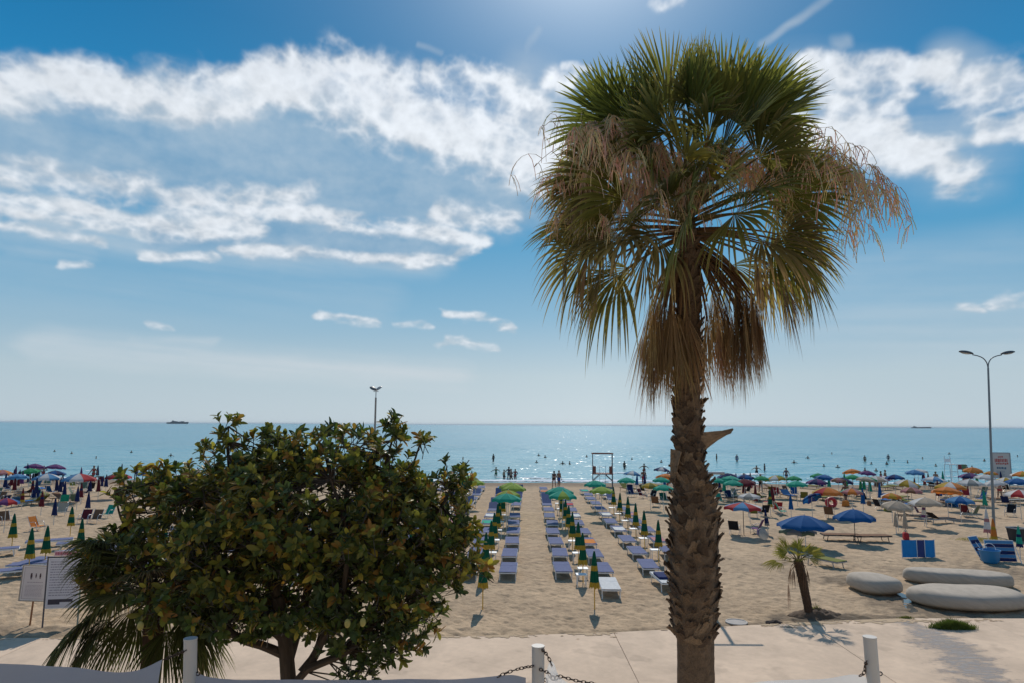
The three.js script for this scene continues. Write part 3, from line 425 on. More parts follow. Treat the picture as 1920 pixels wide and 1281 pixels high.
// low fan palm beside the magnolia
{
  const D = 10.35, c = deep(283, 1110, D), b = deep(283, 1250, D), r = rng(55);
  const t = thing('fan_palm', 'low dark green fan palm with a stout trunk, half hidden by the magnolia', 'palm tree', V(b.x, 0, -D));
  const pts = []; for (let k = 0; k <= 14; k++) { const q = k / 14; pts.push(new THREE.Vector2((0.16 - 0.03 * q) * (1 + 0.06 * Math.sin(k * 2.7)), c.y * q)); } pts.push(new THREE.Vector2(0.02, c.y + 0.1));
  part('trunk', new THREE.LatheGeometry(pts, 20), mat(rgb(0.10, 0.055, 0.035), { roughness: 1, map: BARK, bumpMap: BARK, bumpScale: 0.04 }), t);
  const crown = new THREE.Group(); crown.name = 'crown'; t.add(crown);
  const DG = [0.04, 0.056, 0.014], DG2 = [0.066, 0.082, 0.02];
  [[1.2, 4], [0.85, 6], [0.5, 8], [0.15, 9], [-0.25, 9], [-0.6, 8]].forEach(([el, n], ti) => { const off = r() * 6; for (let i = 0; i < n; i++) { const az = off + (i + rr(-0.2, 0.2, r)) / n * 6.283; if (ti > 2 && Math.sin(az) > 0.35) continue; const g = fanFrond({ stalk: rr(0.45, 0.72, r), start: el, sag: 0.5, blade: rr(0.58, 0.76, r), n: 30, spread: rr(1.2, 1.8, r), droop: 0.1 + ti * 0.07, tipDroop: 0.1 + ti * 0.05, fold: rr(0, 0.3, r), col: r() < 0.5 ? DG : DG2, tip: r() < 0.2 ? TAN : [0.13, 0.13, 0.035], stalkCol: [0.11, 0.11, 0.04], width: 0.02, r }); placeFrond(crown, 'frond', g, M_FROND, c.y + 0.02 - ti * 0.03, az, rr(-0.5, 0.5, r), 0.08); } });
  // long drooping ones towards the path, as in the photo
  for (const [az, el, st, bl] of [[2.75, -0.15, 0.75, 0.95], [2.5, -0.35, 0.7, 0.9], [2.85, -0.05, 0.6, 0.8], [2.9, 0.95, 0.85, 0.72], [2.5, 1.05, 0.95, 0.75], [2.2, 1.1, 0.95, 0.7], [3.3, 0.0, 0.55, 0.7], [2.6, 0.8, 0.7, 0.7], [0.35, -0.25, 0.65, 0.7], [0.8, -0.65, 0.6, 0.75]]) placeFrond(crown, 'frond', fanFrond({ stalk: st, start: el, sag: 0.55, blade: bl, n: 34, spread: 1.35, droop: 0.3, tipDroop: 0.2, fold: 0.15, col: DG, tip: [0.16, 0.17, 0.06], stalkCol: [0.11, 0.11, 0.04], width: 0.02, r }), M_FROND, c.y, az, rr(-0.3, 0.3, r), 0.08);
}

// small young palm on the sand by the stone seats
{
  const b = level(1518, 1156, 0), D = -b.z, topP = deep(1497, 1052, D), r = rng(66);
  const t = thing('young_palm', 'small young palm with bright leaves in a mound of soil by the promenade', 'palm tree', V(b.x, 0, b.z));
  const lean = topP.x - b.x, H = topP.y, P = [], I = [], U = [];
  for (let j = 0; j <= 40; j++) for (let i = 0; i <= 18; i++) { const q = j / 40, a = i / 18 * 6.2832, rad = lerp(0.12, 0.15, q) * (1 + 0.10 * ((j * 0.5 + i / 18 * 2) % 1)) + 0.02 * fbm(Math.cos(a) * 2, q * 12, Math.sin(a) * 2, 2); P.push(lean * q ** 1.1 + Math.cos(a) * rad, H * q, Math.sin(a) * rad); U.push(i / 6, q * 3); if (i && j) { const k = j * 19 + i; I.push(k - 20, k - 1, k - 19, k - 19, k - 1, k); } }
  const g = new THREE.BufferGeometry(); g.setAttribute('position', new THREE.Float32BufferAttribute(P, 3)); g.setAttribute('uv', new THREE.Float32BufferAttribute(U, 2)); g.setIndex(I); g.computeVertexNormals();
  part('trunk', g, mat(rgb(0.12, 0.07, 0.042), { roughness: 1, map: BARK, bumpMap: BARK, bumpScale: 0.04 }), t);
  const crown = new THREE.Group(); crown.name = 'crown'; crown.position.set(lean, 0, 0); t.add(crown);
  const YG = [0.20, 0.215, 0.03], YG2 = [0.27, 0.25, 0.035];
  [[1.25, 4], [0.85, 6], [0.45, 6]].forEach(([el, n], ti) => { const off = r() * 6; for (let i = 0; i < n; i++) placeFrond(crown, 'frond', fanFrond({ stalk: rr(0.3, 0.5, r), start: el, sag: 0.3, blade: rr(0.46, 0.6, r), n: 18, spread: rr(0.7, 1.2, r), twist: rr(-0.8, 0.8, r), droop: 0.03 + 0.06 * ti, tipDroop: 0.12, fold: 0.25, col: r() < 0.5 ? YG : YG2, tip: [0.36, 0.3, 0.06], stalkCol: [0.2, 0.16, 0.05], width: 0.018, r }), M_FROND, H + 0.02, off + i / n * 6.283, rr(-0.4, 0.4, r), 0.06); });
  for (const az of [2.9, 3.4]) placeFrond(crown, 'frond', fanFrond({ stalk: 0.6, start: 0.15, sag: 0.3, blade: 0.6, n: 24, spread: 1.2, droop: 0.15, tipDroop: 0.15, fold: 0.1, col: YG2, tip: [0.36, 0.3, 0.06], stalkCol: [0.2, 0.16, 0.05], width: 0.018, r }), M_FROND, H - 0.05, az, 0, 0.06);
  placeFrond(crown, 'dead_frond', fanFrond({ stalk: 0.62, start: -0.6, sag: 1.0, blade: 0.5, n: 16, spread: 0.28, droop: 0.7, fold: 0.1, tipDroop: 0.2, col: [0.20, 0.09, 0.05], tip: [0.25, 0.12, 0.07], stalkCol: BROWN, width: 0.014, dead: 0.5, r }), M_DRY, H - 0.15, 2.95, 0, 0.1);
  for (let k = 0; k < 5; k++) placeFrond(crown, 'dead_frond', fanFrond({ stalk: 0.2, start: -0.5, sag: 0.8, blade: 0.35, n: 12, spread: 0.5, droop: 0.7, fold: 0.1, tipDroop: 0.3, col: [0.14, 0.075, 0.045], tip: [0.2, 0.12, 0.07], stalkCol: BROWN, width: 0.018, dead: 1, r }), M_DRY, H - 0.08, k * 1.3, 0, 0.12);
  // soil mound
  const n = 40, MP = [], MI = []; for (let j = 0; j <= n; j++) for (let i = 0; i <= n; i++) { const u = i / n * 2 - 1, v = j / n * 2 - 1, q = Math.hypot(u, v), h = 0.26 * Math.max(0, 1 - q * q * (1 + 0.8 * fbm(u * 2, 3, v * 2, 2))) + 0.22 * Math.max(0, 1 - q) * fbm(u * 6, 1, v * 4, 3); MP.push(u * 0.98 + 0.22, h - 0.06 + (q > 0.95 ? -0.1 : 0), v * 0.5 - 0.08); if (i && j) { const k = j * (n + 1) + i; MI.push(k - n - 2, k - 1, k - n - 1, k - n - 1, k - 1, k); } }
  const mg = new THREE.BufferGeometry(); mg.setAttribute('position', new THREE.Float32BufferAttribute(MP, 3)); mg.setIndex(MI); mg.computeVertexNormals();
  const mound = new THREE.Mesh(mg, mat(rgb(0.115, 0.075, 0.048), { roughness: 1 })); mound.name = 'soil_mound'; mound.position.copy(t.position); mound.userData.kind = 'structure'; scene.add(mound);
}

// ---------------------------------------------------------------- magnolia
{
  const D = 10, r = rng(314), b = deep(540, 1275, D);
  const t = thing('magnolia_tree', 'broad magnolia with glossy dark leaves and rusty young tips, beside the post fence', 'tree', V(b.x, 0, -D));
  const L = (px, py, dz = 0) => { const p = deep(px, py, D + dz); return V(p.x - b.x, p.y, p.z + D); };
  const bark = mat(rgb(0.105, 0.08, 0.06), { roughness: 1, map: BARK, bumpMap: BARK, bumpScale: 0.02 });
  const limb = (pts, r0, r1) => { const c = new THREE.CatmullRomCurve3(pts), n = 22, g = new THREE.TubeGeometry(c, n, 1, 9, false), p = g.attributes.position, q = V(0, 0, 0); for (let j = 0; j <= n; j++) { c.getPointAt(j / n, q); const s = lerp(r0, r1, (j / n) ** 0.8); for (let i = 0; i <= 9; i++) { const k = j * 10 + i; p.setXYZ(k, q.x + (p.getX(k) - q.x) * s, q.y + (p.getY(k) - q.y) * s, q.z + (p.getZ(k) - q.z) * s); } } g.computeVertexNormals(); return g; };
  const fork = L(540, 1262);
  part('trunk', limb([V(0.05, 0, 0), V(0.03, 0.8, 0.02), L(542, 1281), fork, L(535, 1205), L(520, 1120)], 0.16, 0.09), bark, t);
  const limbs = [[[L(538, 1230), L(495, 1212), L(445, 1195), L(380, 1130), L(330, 1040)], 0.07, 0.03], [[V(0.28, 0, 0.1), V(0.24, 1.0, 0.08), L(562, 1268, -0.1), L(600, 1245, -0.1), L(650, 1222, -0.2), L(720, 1150, -0.3)], 0.10, 0.04], [[L(566, 1262, -0.1), L(590, 1230), L(603, 1195, 0.1), L(610, 1110, 0.2), L(640, 960, 0.3)], 0.07, 0.03], [[L(540, 1240), L(555, 1190, 0.2), L(580, 1080, 0.5), L(560, 920, 0.6), L(540, 850, 0.5)], 0.08, 0.025], [[L(520, 1120), L(470, 1010, 0.2), L(430, 880, 0.1), L(428, 800, -0.1)], 0.07, 0.012], [[L(520, 1120), L(500, 1000, 0.6), L(420, 950, 1.0), L(330, 920, 1.0)], 0.06, 0.02], [[L(610, 1110, 0.2), L(680, 990, 0.2), L(720, 880, 0.1), L(742, 800, 0)], 0.06, 0.012], [[L(650, 1222, -0.2), L(740, 1080, 0.2), L(820, 960, 0.4), L(860, 900, 0.3)], 0.06, 0.015], [[L(590, 1230), L(640, 1120, -0.3), L(650, 1000, -0.5), L(620, 900, -0.4)], 0.06, 0.02], [[L(535, 1205), L(450, 1120, -0.2), L(400, 1020, -0.3), L(380, 930, -0.2)], 0.06, 0.02], [[L(380, 1130), L(300, 1060, 0.2), L(230, 980, 0.2), L(215, 920, 0.2)], 0.035, 0.012], [[L(680, 990, -0.2), L(760, 900, 0.1), L(785, 840, 0), L(790, 815, 0)], 0.035, 0.01]];
  const anchors = [];
  for (const [pts, a, c] of limbs) { part('branch', limb(pts, a, c), bark, t); const cu = new THREE.CatmullRomCurve3(pts); for (let k = 3; k <= 12; k++) anchors.push(cu.getPointAt(k / 12)); }
  // crown volume: [photo x, y, radius in pixels across, radius down, depth offset, depth radius (m)]
  const lobes = [[560, 965, 175, 130, 0, 1.25], [690, 1000, 150, 130, 0, 1.15], [450, 985, 140, 120, 0, 1.2], [800, 985, 85, 90, 0.1, 0.8], [835, 905, 48, 42, 0.1, 0.45], [730, 880, 60, 48, -0.1, 0.6], [742, 812, 22, 34, -0.2, 0.2], [735, 790, 14, 12, -0.2, 0.12], [790, 828, 16, 26, 0, 0.16], [640, 845, 85, 44, 0, 0.7], [560, 845, 60, 44, 0, 0.6], [500, 850, 52, 44, 0, 0.5], [430, 850, 45, 44, -0.1, 0.4], [430, 792, 24, 14, -0.1, 0.16], [505, 815, 22, 20, 0, 0.2], [610, 812, 20, 14, 0, 0.2], [860, 880, 22, 16, 0, 0.2], [335, 900, 70, 36, 0.3, 0.6], [250, 905, 56, 28, 0.2, 0.4], [250, 945, 65, 48, 0.2, 0.5], [330, 985, 85, 85, 0.2, 0.8], [240, 1060, 90, 75, 0, 0.7], [190, 1060, 50, 50, -0.1, 0.4], [330, 1110, 110, 75, 0, 0.8], [440, 1120, 100, 80, 0, 1.0], [560, 1110, 100, 85, 0, 1.0], [690, 1120, 105, 85, 0, 1.0], [790, 1075, 85, 70, 0, 0.8], [860, 1040, 42, 62, 0, 0.5], [870, 970, 30, 42, 0, 0.4], [740, 1180, 70, 50, 0, 0.6], [650, 1175, 55, 45, -0.2, 0.5], [690, 1235, 36, 34, -0.1, 0.35], [735, 1220, 28, 26, 0, 0.3], [500, 1165, 60, 36, 0, 0.5], [670, 1262, 40, 26, -0.1, 0.3], [905, 1065, 24, 22, 0.1, 0.2], [800, 1150, 40, 36, 0, 0.4], [400, 1160, 60, 30, 0.1, 0.5], [470, 905, 95, 55, 0.1, 0.8], [575, 895, 60, 40, 0, 0.5], [300, 895, 50, 26, 0.1, 0.35]];
  const tips = []; const pxm = D / FOCAL;
  for (const [px, py, rx, ry, dz, rz] of lobes) {
    const n = Math.round(3.6 + rx * ry * rz / 62); let made = 0, guard = 0;
    while (made < n && guard++ < n * 30) { const u = rr(-1, 1, r), v = rr(-1, 1, r), w = rr(-1, 1, r), q = u * u + v * v + w * w; if (q > 1 || q < 0.12 * r()) continue; if (r() > 0.35 + 0.65 * q) continue; const p = L(px + u * rx, py + v * ry); p.z = -dz + w * rz; if (rx * ry > 3200 && fbm(p.x * 1.1, p.y * 1.1, p.z * 1.1, 2) < -0.11) continue; tips.push([p, V(u, -v * 1.0 + 0.45, w).normalize(), q]); made++; }
  }
  // leaf rosettes: 5 shared shapes, leaves in a whorl round a twig end
  const leafShape = (out, len, wid, C0, C1, rl) => {
    const P = [], C = [], I = [], st = [0, 0.18, 0.42, 0.68, 0.88, 1], hw = [0.12, 0.55, 0.95, 1, 0.6, 0];
    st.forEach((s, k) => { const w = wid * hw[k] * 0.5, y = len * s, b = -0.16 * len * s * s; const c = [0, 1, 2].map(q => lerp(C0[q], C1[q], s)); for (const e of [-1, 0, 1]) { P.push(e * w, y, b + Math.abs(e) * w * 0.42); C.push(...c); } if (k) for (let e = 0; e < 2; e++) { const a = (k - 1) * 3 + e, q = k * 3 + e; I.push(a, a + 1, q, a + 1, q + 1, q); } });
    const g = new THREE.BufferGeometry(); g.setAttribute('position', new THREE.Float32BufferAttribute(P, 3)); g.setAttribute('color', new THREE.Float32BufferAttribute(C, 3)); g.setIndex(I); g.computeVertexNormals(); return g;
  };
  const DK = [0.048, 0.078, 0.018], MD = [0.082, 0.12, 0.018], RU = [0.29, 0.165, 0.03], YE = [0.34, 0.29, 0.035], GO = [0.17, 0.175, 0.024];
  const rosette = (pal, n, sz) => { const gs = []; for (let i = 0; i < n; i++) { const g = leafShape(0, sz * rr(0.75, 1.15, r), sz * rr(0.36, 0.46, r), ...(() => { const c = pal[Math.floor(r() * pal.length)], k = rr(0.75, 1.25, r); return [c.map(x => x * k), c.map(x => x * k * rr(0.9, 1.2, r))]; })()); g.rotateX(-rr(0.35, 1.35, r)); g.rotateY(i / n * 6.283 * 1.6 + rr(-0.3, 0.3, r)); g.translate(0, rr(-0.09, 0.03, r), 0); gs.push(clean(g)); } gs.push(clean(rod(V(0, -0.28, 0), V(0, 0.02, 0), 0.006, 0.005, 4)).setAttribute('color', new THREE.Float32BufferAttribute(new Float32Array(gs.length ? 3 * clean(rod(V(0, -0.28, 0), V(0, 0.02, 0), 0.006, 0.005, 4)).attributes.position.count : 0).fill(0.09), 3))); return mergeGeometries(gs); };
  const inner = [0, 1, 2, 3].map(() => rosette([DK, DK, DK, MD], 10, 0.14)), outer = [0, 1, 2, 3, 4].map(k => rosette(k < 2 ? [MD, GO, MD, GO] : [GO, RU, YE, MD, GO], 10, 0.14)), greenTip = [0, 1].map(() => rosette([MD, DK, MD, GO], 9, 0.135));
  const gloss = new THREE.MeshPhysicalMaterial({ color: 0xffffff, vertexColors: true, roughness: 0.95, transmission: 0.42, thickness: 0, side: THREE.DoubleSide, specularIntensity: 0.4, clearcoat: 0.35, clearcoatRoughness: 0.32 });
  const crown = new THREE.Group(); crown.name = 'crown'; t.add(crown);
  const rest = [], near = tips.map((q, i) => [i, -q[0].z * 1 - 0.9 * q[2]]).sort((a, c) => a[1] - c[1]).slice(0, 290).map(q => q[0]), nearSet = new Set(near);
  const twigs = [];
  tips.forEach(([p, n, q], i) => {
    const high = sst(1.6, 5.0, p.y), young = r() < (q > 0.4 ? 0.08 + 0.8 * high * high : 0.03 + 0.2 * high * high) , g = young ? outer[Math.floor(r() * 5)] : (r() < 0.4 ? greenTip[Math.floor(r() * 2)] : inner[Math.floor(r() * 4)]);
    const dir = n.clone().add(V(rr(-0.5, 0.5, r), rr(-0.2, 0.6, r), rr(-0.5, 0.5, r))).normalize(), quat = new THREE.Quaternion().setFromUnitVectors(V(0, 1, 0), dir).multiply(new THREE.Quaternion().setFromAxisAngle(V(0, 1, 0), r() * 6.28)), s = rr(0.8, 1.2, r);
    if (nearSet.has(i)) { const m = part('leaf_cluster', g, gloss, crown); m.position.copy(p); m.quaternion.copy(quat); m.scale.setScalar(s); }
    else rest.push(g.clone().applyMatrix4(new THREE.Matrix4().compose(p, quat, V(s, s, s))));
    if (i % 2 === 0) { let best = null, bd = 1e9; for (const a of anchors) { const dd = a.distanceToSquared(p); if (dd < bd && a.y < p.y + 0.25) { bd = dd; best = a; } } if (best && bd < 1.8) twigs.push(rod(best, p.clone().addScaledVector(dir, -0.2), 0.013, 0.005, 4)); }
  });
  part('twigs', join(twigs), bark, t).userData.kind = 'stuff';
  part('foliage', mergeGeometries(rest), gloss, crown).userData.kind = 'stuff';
  // two pale fruits
  for (const [px, py] of [[683, 1131], [709, 1129], [335, 1135]]) { const g = new THREE.SphereGeometry(0.045, 12, 9); g.scale(0.85, 1.25, 0.85); const f = part('fruit', g, mat(rgb(0.36, 0.32, 0.09), { roughness: 0.6 }), crown); f.position.copy(L(px, py)); f.position.z = 1.0; }
  
}
// ---------------------------------------------------------------- beach furniture
const M = {
  white: mat(rgb(0.78, 0.77, 0.75), { roughness: 0.5 }), steel: mat(rgb(0.55, 0.55, 0.56), { roughness: 0.4, metalness: 0.6 }), grey: mat(rgb(0.30, 0.31, 0.32), { roughness: 0.6 }), dark: mat(rgb(0.03, 0.032, 0.04), { roughness: 0.7 }), wood: mat(rgb(0.30, 0.17, 0.09), { roughness: 0.85 }), pole: mat(rgb(0.6, 0.58, 0.54), { roughness: 0.5 }), yellowPole: mat(rgb(0.6, 0.36, 0.06), { roughness: 0.6 }),
};
const weave = dataTex(256, (u, v) => { const a = wfbm(u, v, 8, 4, 61), q = ((Math.floor(u * 64) + Math.floor(v * 64)) % 2) * 0.05; const t = 0.84 + 0.26 * (a - 0.5) + q; return [t, t, t]; });
const fabrics = new Map();
const fabric = (r, g, b, t = 0.32) => { const k = [r, g, b, t].join(); if (!fabrics.has(k)) fabrics.set(k, cloth(rgb(r, g, b), t, { map: weave })); return fabrics.get(k); };
const C = { green: [0.008, 0.125, 0.07], grass: [0.04, 0.36, 0.15], teal: [0.03, 0.42, 0.29], lime: [0.36, 0.50, 0.09], yellow: [0.54, 0.36, 0.045], orange: [0.70, 0.24, 0.05], red: [0.48, 0.045, 0.05], maroon: [0.17, 0.025, 0.035], navy: [0.02, 0.035, 0.13], blue: [0.012, 0.125, 0.36], sky: [0.10, 0.30, 0.55], white: [0.75, 0.74, 0.72], purple: [0.17, 0.06, 0.20], pink: [0.52, 0.24, 0.24], beige: [0.56, 0.47, 0.36], brown: [0.26, 0.14, 0.08], lilac: [0.165, 0.185, 0.315], olive: [0.22, 0.22, 0.05], grey: [0.36, 0.36, 0.34], black: [0.025, 0.025, 0.03], moss: [0.20, 0.25, 0.17] };
const F = (n, t) => fabric(...C[n], t);

// closed parasol: pole, folded canopy in bands, tie, finial
const closedGeo = (() => { const cache = new Map(); return (h, low, wide) => {
  const key = [h, low, wide].join(); if (cache.has(key)) return cache.get(key);
  const bands = [], cuts = [0, 0.15, 0.46, 0.60, 0.78, 1]; // shares of the canopy's length from the hem: fringe, lower, band, upper, tip
  const rad = q => wide * (q < 0.09 ? 1.02 : 1) * (0.10 + 0.90 * Math.pow(1 - q, 0.72)), n = 32;
  const list = []; for (let b = 0; b < 5; b++) { const P = [], I = [], m = b === 0 ? 3 : 4; for (let j = 0; j <= m; j++) for (let i = 0; i <= n; i++) { const q = lerp(cuts[b], cuts[b + 1], j / m), a = i / n * 6.2832, fold = 0.66 + 0.34 * Math.abs(Math.sin(a * 4 + q * 1.5)), hem = b === 0 && j === 0 ? 0.035 * Math.sin(a * 8) : 0; P.push(Math.cos(a) * rad(q) * fold, low + (h - low) * q + hem, Math.sin(a) * rad(q) * fold); if (i && j) { const k = j * (n + 1) + i; I.push(k - n - 2, k - 1, k - n - 1, k - n - 1, k - 1, k); } } const g = new THREE.BufferGeometry(); g.setAttribute('position', new THREE.Float32BufferAttribute(P, 3)); const uv = []; for (let k = 0; k < P.length; k += 3) uv.push(P[k] * 2 + P[k + 2], P[k + 1]); g.setAttribute('uv', new THREE.Float32BufferAttribute(uv, 2)); g.setIndex(I); g.computeVertexNormals(); list.push(g); }
  cache.set(key, list); return list; }; })();
function closedParasol(pos, o) {
  const { h = 1.9, low = 0.72, wide = 0.19, cols = ['yellow', 'green', 'yellow', 'green', 'green'], label, group, tilt = 0, turn = R() * 6, pole = M.pole } = o;
  const t = thing('closed_parasol', label, 'parasol', pos, turn, group); t.rotation.z = tilt;
  part('pole', rod(V(0, -0.3, 0), V(0, h - 0.05, 0), 0.02, 0.018, 8), pole, t);
  const names = ['fringe', 'lower_band', 'middle_band', 'upper_band', 'top_band'], gs = closedGeo(h, low, wide);
  if (new Set(cols).size === 1) part('canopy', join(gs.map(g => g.clone())), F(cols[0], 0.2), t); else gs.forEach((g, i) => part(names[i], g, F(cols[i], 0.2), t));
  part('finial', new THREE.SphereGeometry(0.022, 8, 6).translate(0, h + 0.005, 0), M.pole, t);
  return t;
}
// open parasol: eight panels with a short valance each
const panelGeo = (() => { const cache = new Map(); return (rad, rise, val) => {
  const key = [rad.toFixed(2), rise.toFixed(2), val].join(); if (cache.has(key)) return cache.get(key);
  const P = [], I = [], U = [], m = 6, n = 6, w = Math.PI / 8;
  for (let j = 0; j <= m + 1; j++) for (let i = 0; i <= n; i++) {
    const q = Math.min(1, j / m) , a = lerp(-w, w, i / n), s = Math.abs(i / n * 2 - 1), x = rad * q * lerp(Math.cos(w) / Math.cos(a), 1, 0.35) * (1 - 0.05 * (1 - s * s) * q);
    let y = rise * (1 - q ** 1.55) - 0.05 * rise * (1 - s * s) * Math.sin(q * Math.PI); if (j > m) y -= val * (1 - 0.25 * Math.cos(s * Math.PI));
    P.push(Math.cos(a) * x * (j > m ? 1.004 : 1), y, Math.sin(a) * x * (j > m ? 1.004 : 1)); U.push(Math.cos(a) * x, Math.sin(a) * x + j);
    if (i && j) { const k = j * (n + 1) + i; I.push(k - n - 2, k - n - 1, k - 1, k - n - 1, k, k - 1); }
  }
  const g = new THREE.BufferGeometry(); g.setAttribute('position', new THREE.Float32BufferAttribute(P, 3)); g.setAttribute('uv', new THREE.Float32BufferAttribute(U, 2)); g.setIndex(I); g.computeVertexNormals(); cache.set(key, g); return g; }; })();
function openParasol(pos, o) {
  const { edge = 1.7, rad = 0.95, rise = rad * 0.36, cols = ['green'], label, group, tiltX = 0, tiltZ = 0, val = 0.12, pole = M.pole, turn = R() * 6 } = o;
  const t = thing('open_parasol', label, 'parasol', pos, turn, group); 
  part('pole', rod(V(0, -0.3, 0), V(0, edge + rise + 0.04, 0), 0.02, 0.018, 8), pole, t);
  const can = new THREE.Group(); can.name = 'canopy'; can.position.y = edge; can.rotation.set(tiltX, 0, tiltZ); t.add(can);
  for (let k = 0; k < 8; k++) { const m = part('canopy_panel', panelGeo(rad, rise, val), F(cols[k % cols.length], 0.38), can); m.rotation.y = k * Math.PI / 4; }
  const ribs = []; for (let k = 0; k < 8; k++) { const a = (k + 0.5) * Math.PI / 4; ribs.push(rod(V(0, rise - 0.02, 0), V(Math.cos(a) * rad * 0.97, -0.01, -Math.sin(a) * rad * 0.97), 0.006, 0.005, 4)); } part('ribs', ribs, M.steel, can);
  part('finial', new THREE.SphereGeometry(0.03, 8, 6).translate(0, rise + 0.03, 0), M.pole, can);
  return t;
}
// sun lounger: head towards -z, foot towards the promenade
function lounger(pos, turn, o) {
  const { label, group, bed = 'lilac', frame = M.white, back = 0.0, name = 'sun_lounger', cushion, w = 0.7, l = 2.0, h = 0.34 } = o;
  const t = thing(name, label, 'sun lounger', pos, turn, group);
  const rail = []; for (const s of [-1, 1]) rail.push(box(0.045, 0.055, l, s * (w / 2 - 0.02), h - 0.035, 0, 0.012)); rail.push(box(w - 0.09, 0.045, 0.045, 0, h - 0.036, l / 2 - 0.024, 0.01), box(w - 0.09, 0.045, 0.045, 0, h - 0.036, -l / 2 + 0.024, 0.01), box(w - 0.09, 0.035, 0.035, 0, h - 0.05, 0));
  part('frame', rail, frame, t);
  for (const sx of [-1, 1]) for (const sz of [-1, 1]) part('leg', rod(V(sx * (w / 2 - 0.03), -0.05, sz * (l / 2 - 0.17)), V(sx * (w / 2 - 0.03), h - 0.06, sz * (l / 2 - 0.24)), 0.02, 0.022, 8), frame, t);
  const sheet = (len, wid) => { const g = new RoundedBoxGeometry(wid, 0.022, len, 2, 0.01); const p = g.attributes.position; for (let k = 0; k < p.count; k++) p.setY(k, p.getY(k) - 0.02 * Math.cos(p.getX(k) / wid * Math.PI)); g.computeVertexNormals(); return g; };
  const seatL = l * 0.64, backL = l - seatL - 0.02;
  part('seat', sheet(seatL, w - 0.005).translate(0, h + 0.012, l / 2 - seatL / 2), F(bed, 0.1), t);
  const bk = part('backrest', sheet(backL, w - 0.005).translate(0, 0, -backL / 2), F(bed, 0.1), t); bk.position.set(0, h + 0.012, l / 2 - seatL - 0.01); bk.rotation.x = back;
  if (cushion) part('cushion', (() => { const g = new RoundedBoxGeometry(w * 0.9, 0.09, l * 0.5, 3, 0.04); g.translate(0, h + 0.065, -l * 0.02); return g; })(), F(cushion, 0.05), t);
  return t;
}
const towelGeo = (() => { const g = new THREE.PlaneGeometry(0.62, 1.2, 10, 16); g.rotateX(-Math.PI / 2); const p = g.attributes.position; for (let k = 0; k < p.count; k++) p.setY(k, 0.012 + 0.012 * N3(p.getX(k) * 5, 1, p.getZ(k) * 5) - 0.02 * Math.cos(p.getX(k) / 0.7 * Math.PI)); g.computeVertexNormals(); return g; })();
function towel(pos, turn, c, label) { const m = new THREE.Mesh(towelGeo, F(c, 0.05)); m.name = numbered('towel'); m.position.copy(pos); m.rotation.y = turn; tag(m, label, 'towel', 'towels spread on the row loungers'); scene.add(m); }
function sideTable(pos, label, group) { const t = thing('side_table', label, 'table', pos, 0.02, group); part('table_top', box(0.42, 0.03, 0.42, 0, 0.42, 0, 0.012), M.white, t); for (const sx of [-1, 1]) for (const sz of [-1, 1]) part('leg', rod(V(sx * 0.17, -0.04, sz * 0.17), V(sx * 0.16, 0.41, sz * 0.16), 0.017, 0.017, 6), M.white, t); return t; }
// folding beach chair: two bent side frames, canvas seat and back
function beachChair(pos, turn, o) {
  const { label, group, col = 'navy', frame = M.steel, low = 0.3 } = o, t = thing('beach_chair', label, 'chair', pos, turn, group);
  for (const s of [-1, 1]) part('side_frame', [tube([V(s * 0.28, -0.02, 0.25), V(s * 0.28, low, 0.22), V(s * 0.28, low + 0.22, 0.1), V(s * 0.28, low + 0.2, -0.28)], 0.014, 10, 5), rod(V(s * 0.27, -0.02, -0.3), V(s * 0.27, low, 0.2), 0.013, 0.013, 5), rod(V(s * 0.28, low - 0.06, -0.15), V(s * 0.28, low + 0.55, -0.45), 0.013, 0.013, 5)], frame, t);
  part('seat', box(0.54, 0.015, 0.46, 0, low - 0.02, 0.03, 0.006), F(col, 0.12), t);
  const b = part('backrest', box(0.54, 0.6, 0.015, 0, 0.3, 0, 0.006), F(col, 0.2), t); b.position.set(0, low - 0.04, -0.17); b.rotation.x = -0.45;
  return t;
}

// rows of loungers with a folded green and yellow parasol between each pair; the rows run to the sea
const along = V(Math.sin(0.0233), 0, -Math.cos(0.0233)), acr = V(Math.cos(0.0233), 0, Math.sin(0.0233));
const rowAt = (x, d) => V(x, 0, 0).addScaledVector(along, d);      // x: metres across at the camera's line, d: metres out
const rowTurn = -0.0233;
const LGR = 'blue canvas loungers in rows towards the sea', PGR = 'green and yellow parasols folded along the lounger rows';
const LL = 'lilac blue canvas sun lounger on a white frame in the rows leading to the sea', PL = 'folded green parasol with yellow bands standing between paired loungers', TL = 'small square white table between paired loungers';
const OPL = { teal: 'open sea green parasol shading the seaward end of the lounger rows', lime: 'open lime green parasol shading the seaward end of the lounger rows', green: 'open bright green parasol shading the seaward end of the lounger rows', yellow: 'open yellow and green parasol shading the seaward end of the lounger rows' };
const spots = [];
const rr2 = rng(404), nth = ['first', 'second', 'third', 'fourth', 'fifth', 'sixth', 'seventh', 'eighth', 'ninth', 'tenth', 'eleventh', 'twelfth', 'thirteenth'];
const rowName = ['row grazing the magnolia', 'row between two aisles', 'row by the palm', 'first row behind the magnolia', 'second row behind the magnolia', 'third row behind the magnolia', 'fourth row behind the magnolia', 'row beyond the notice boards'];
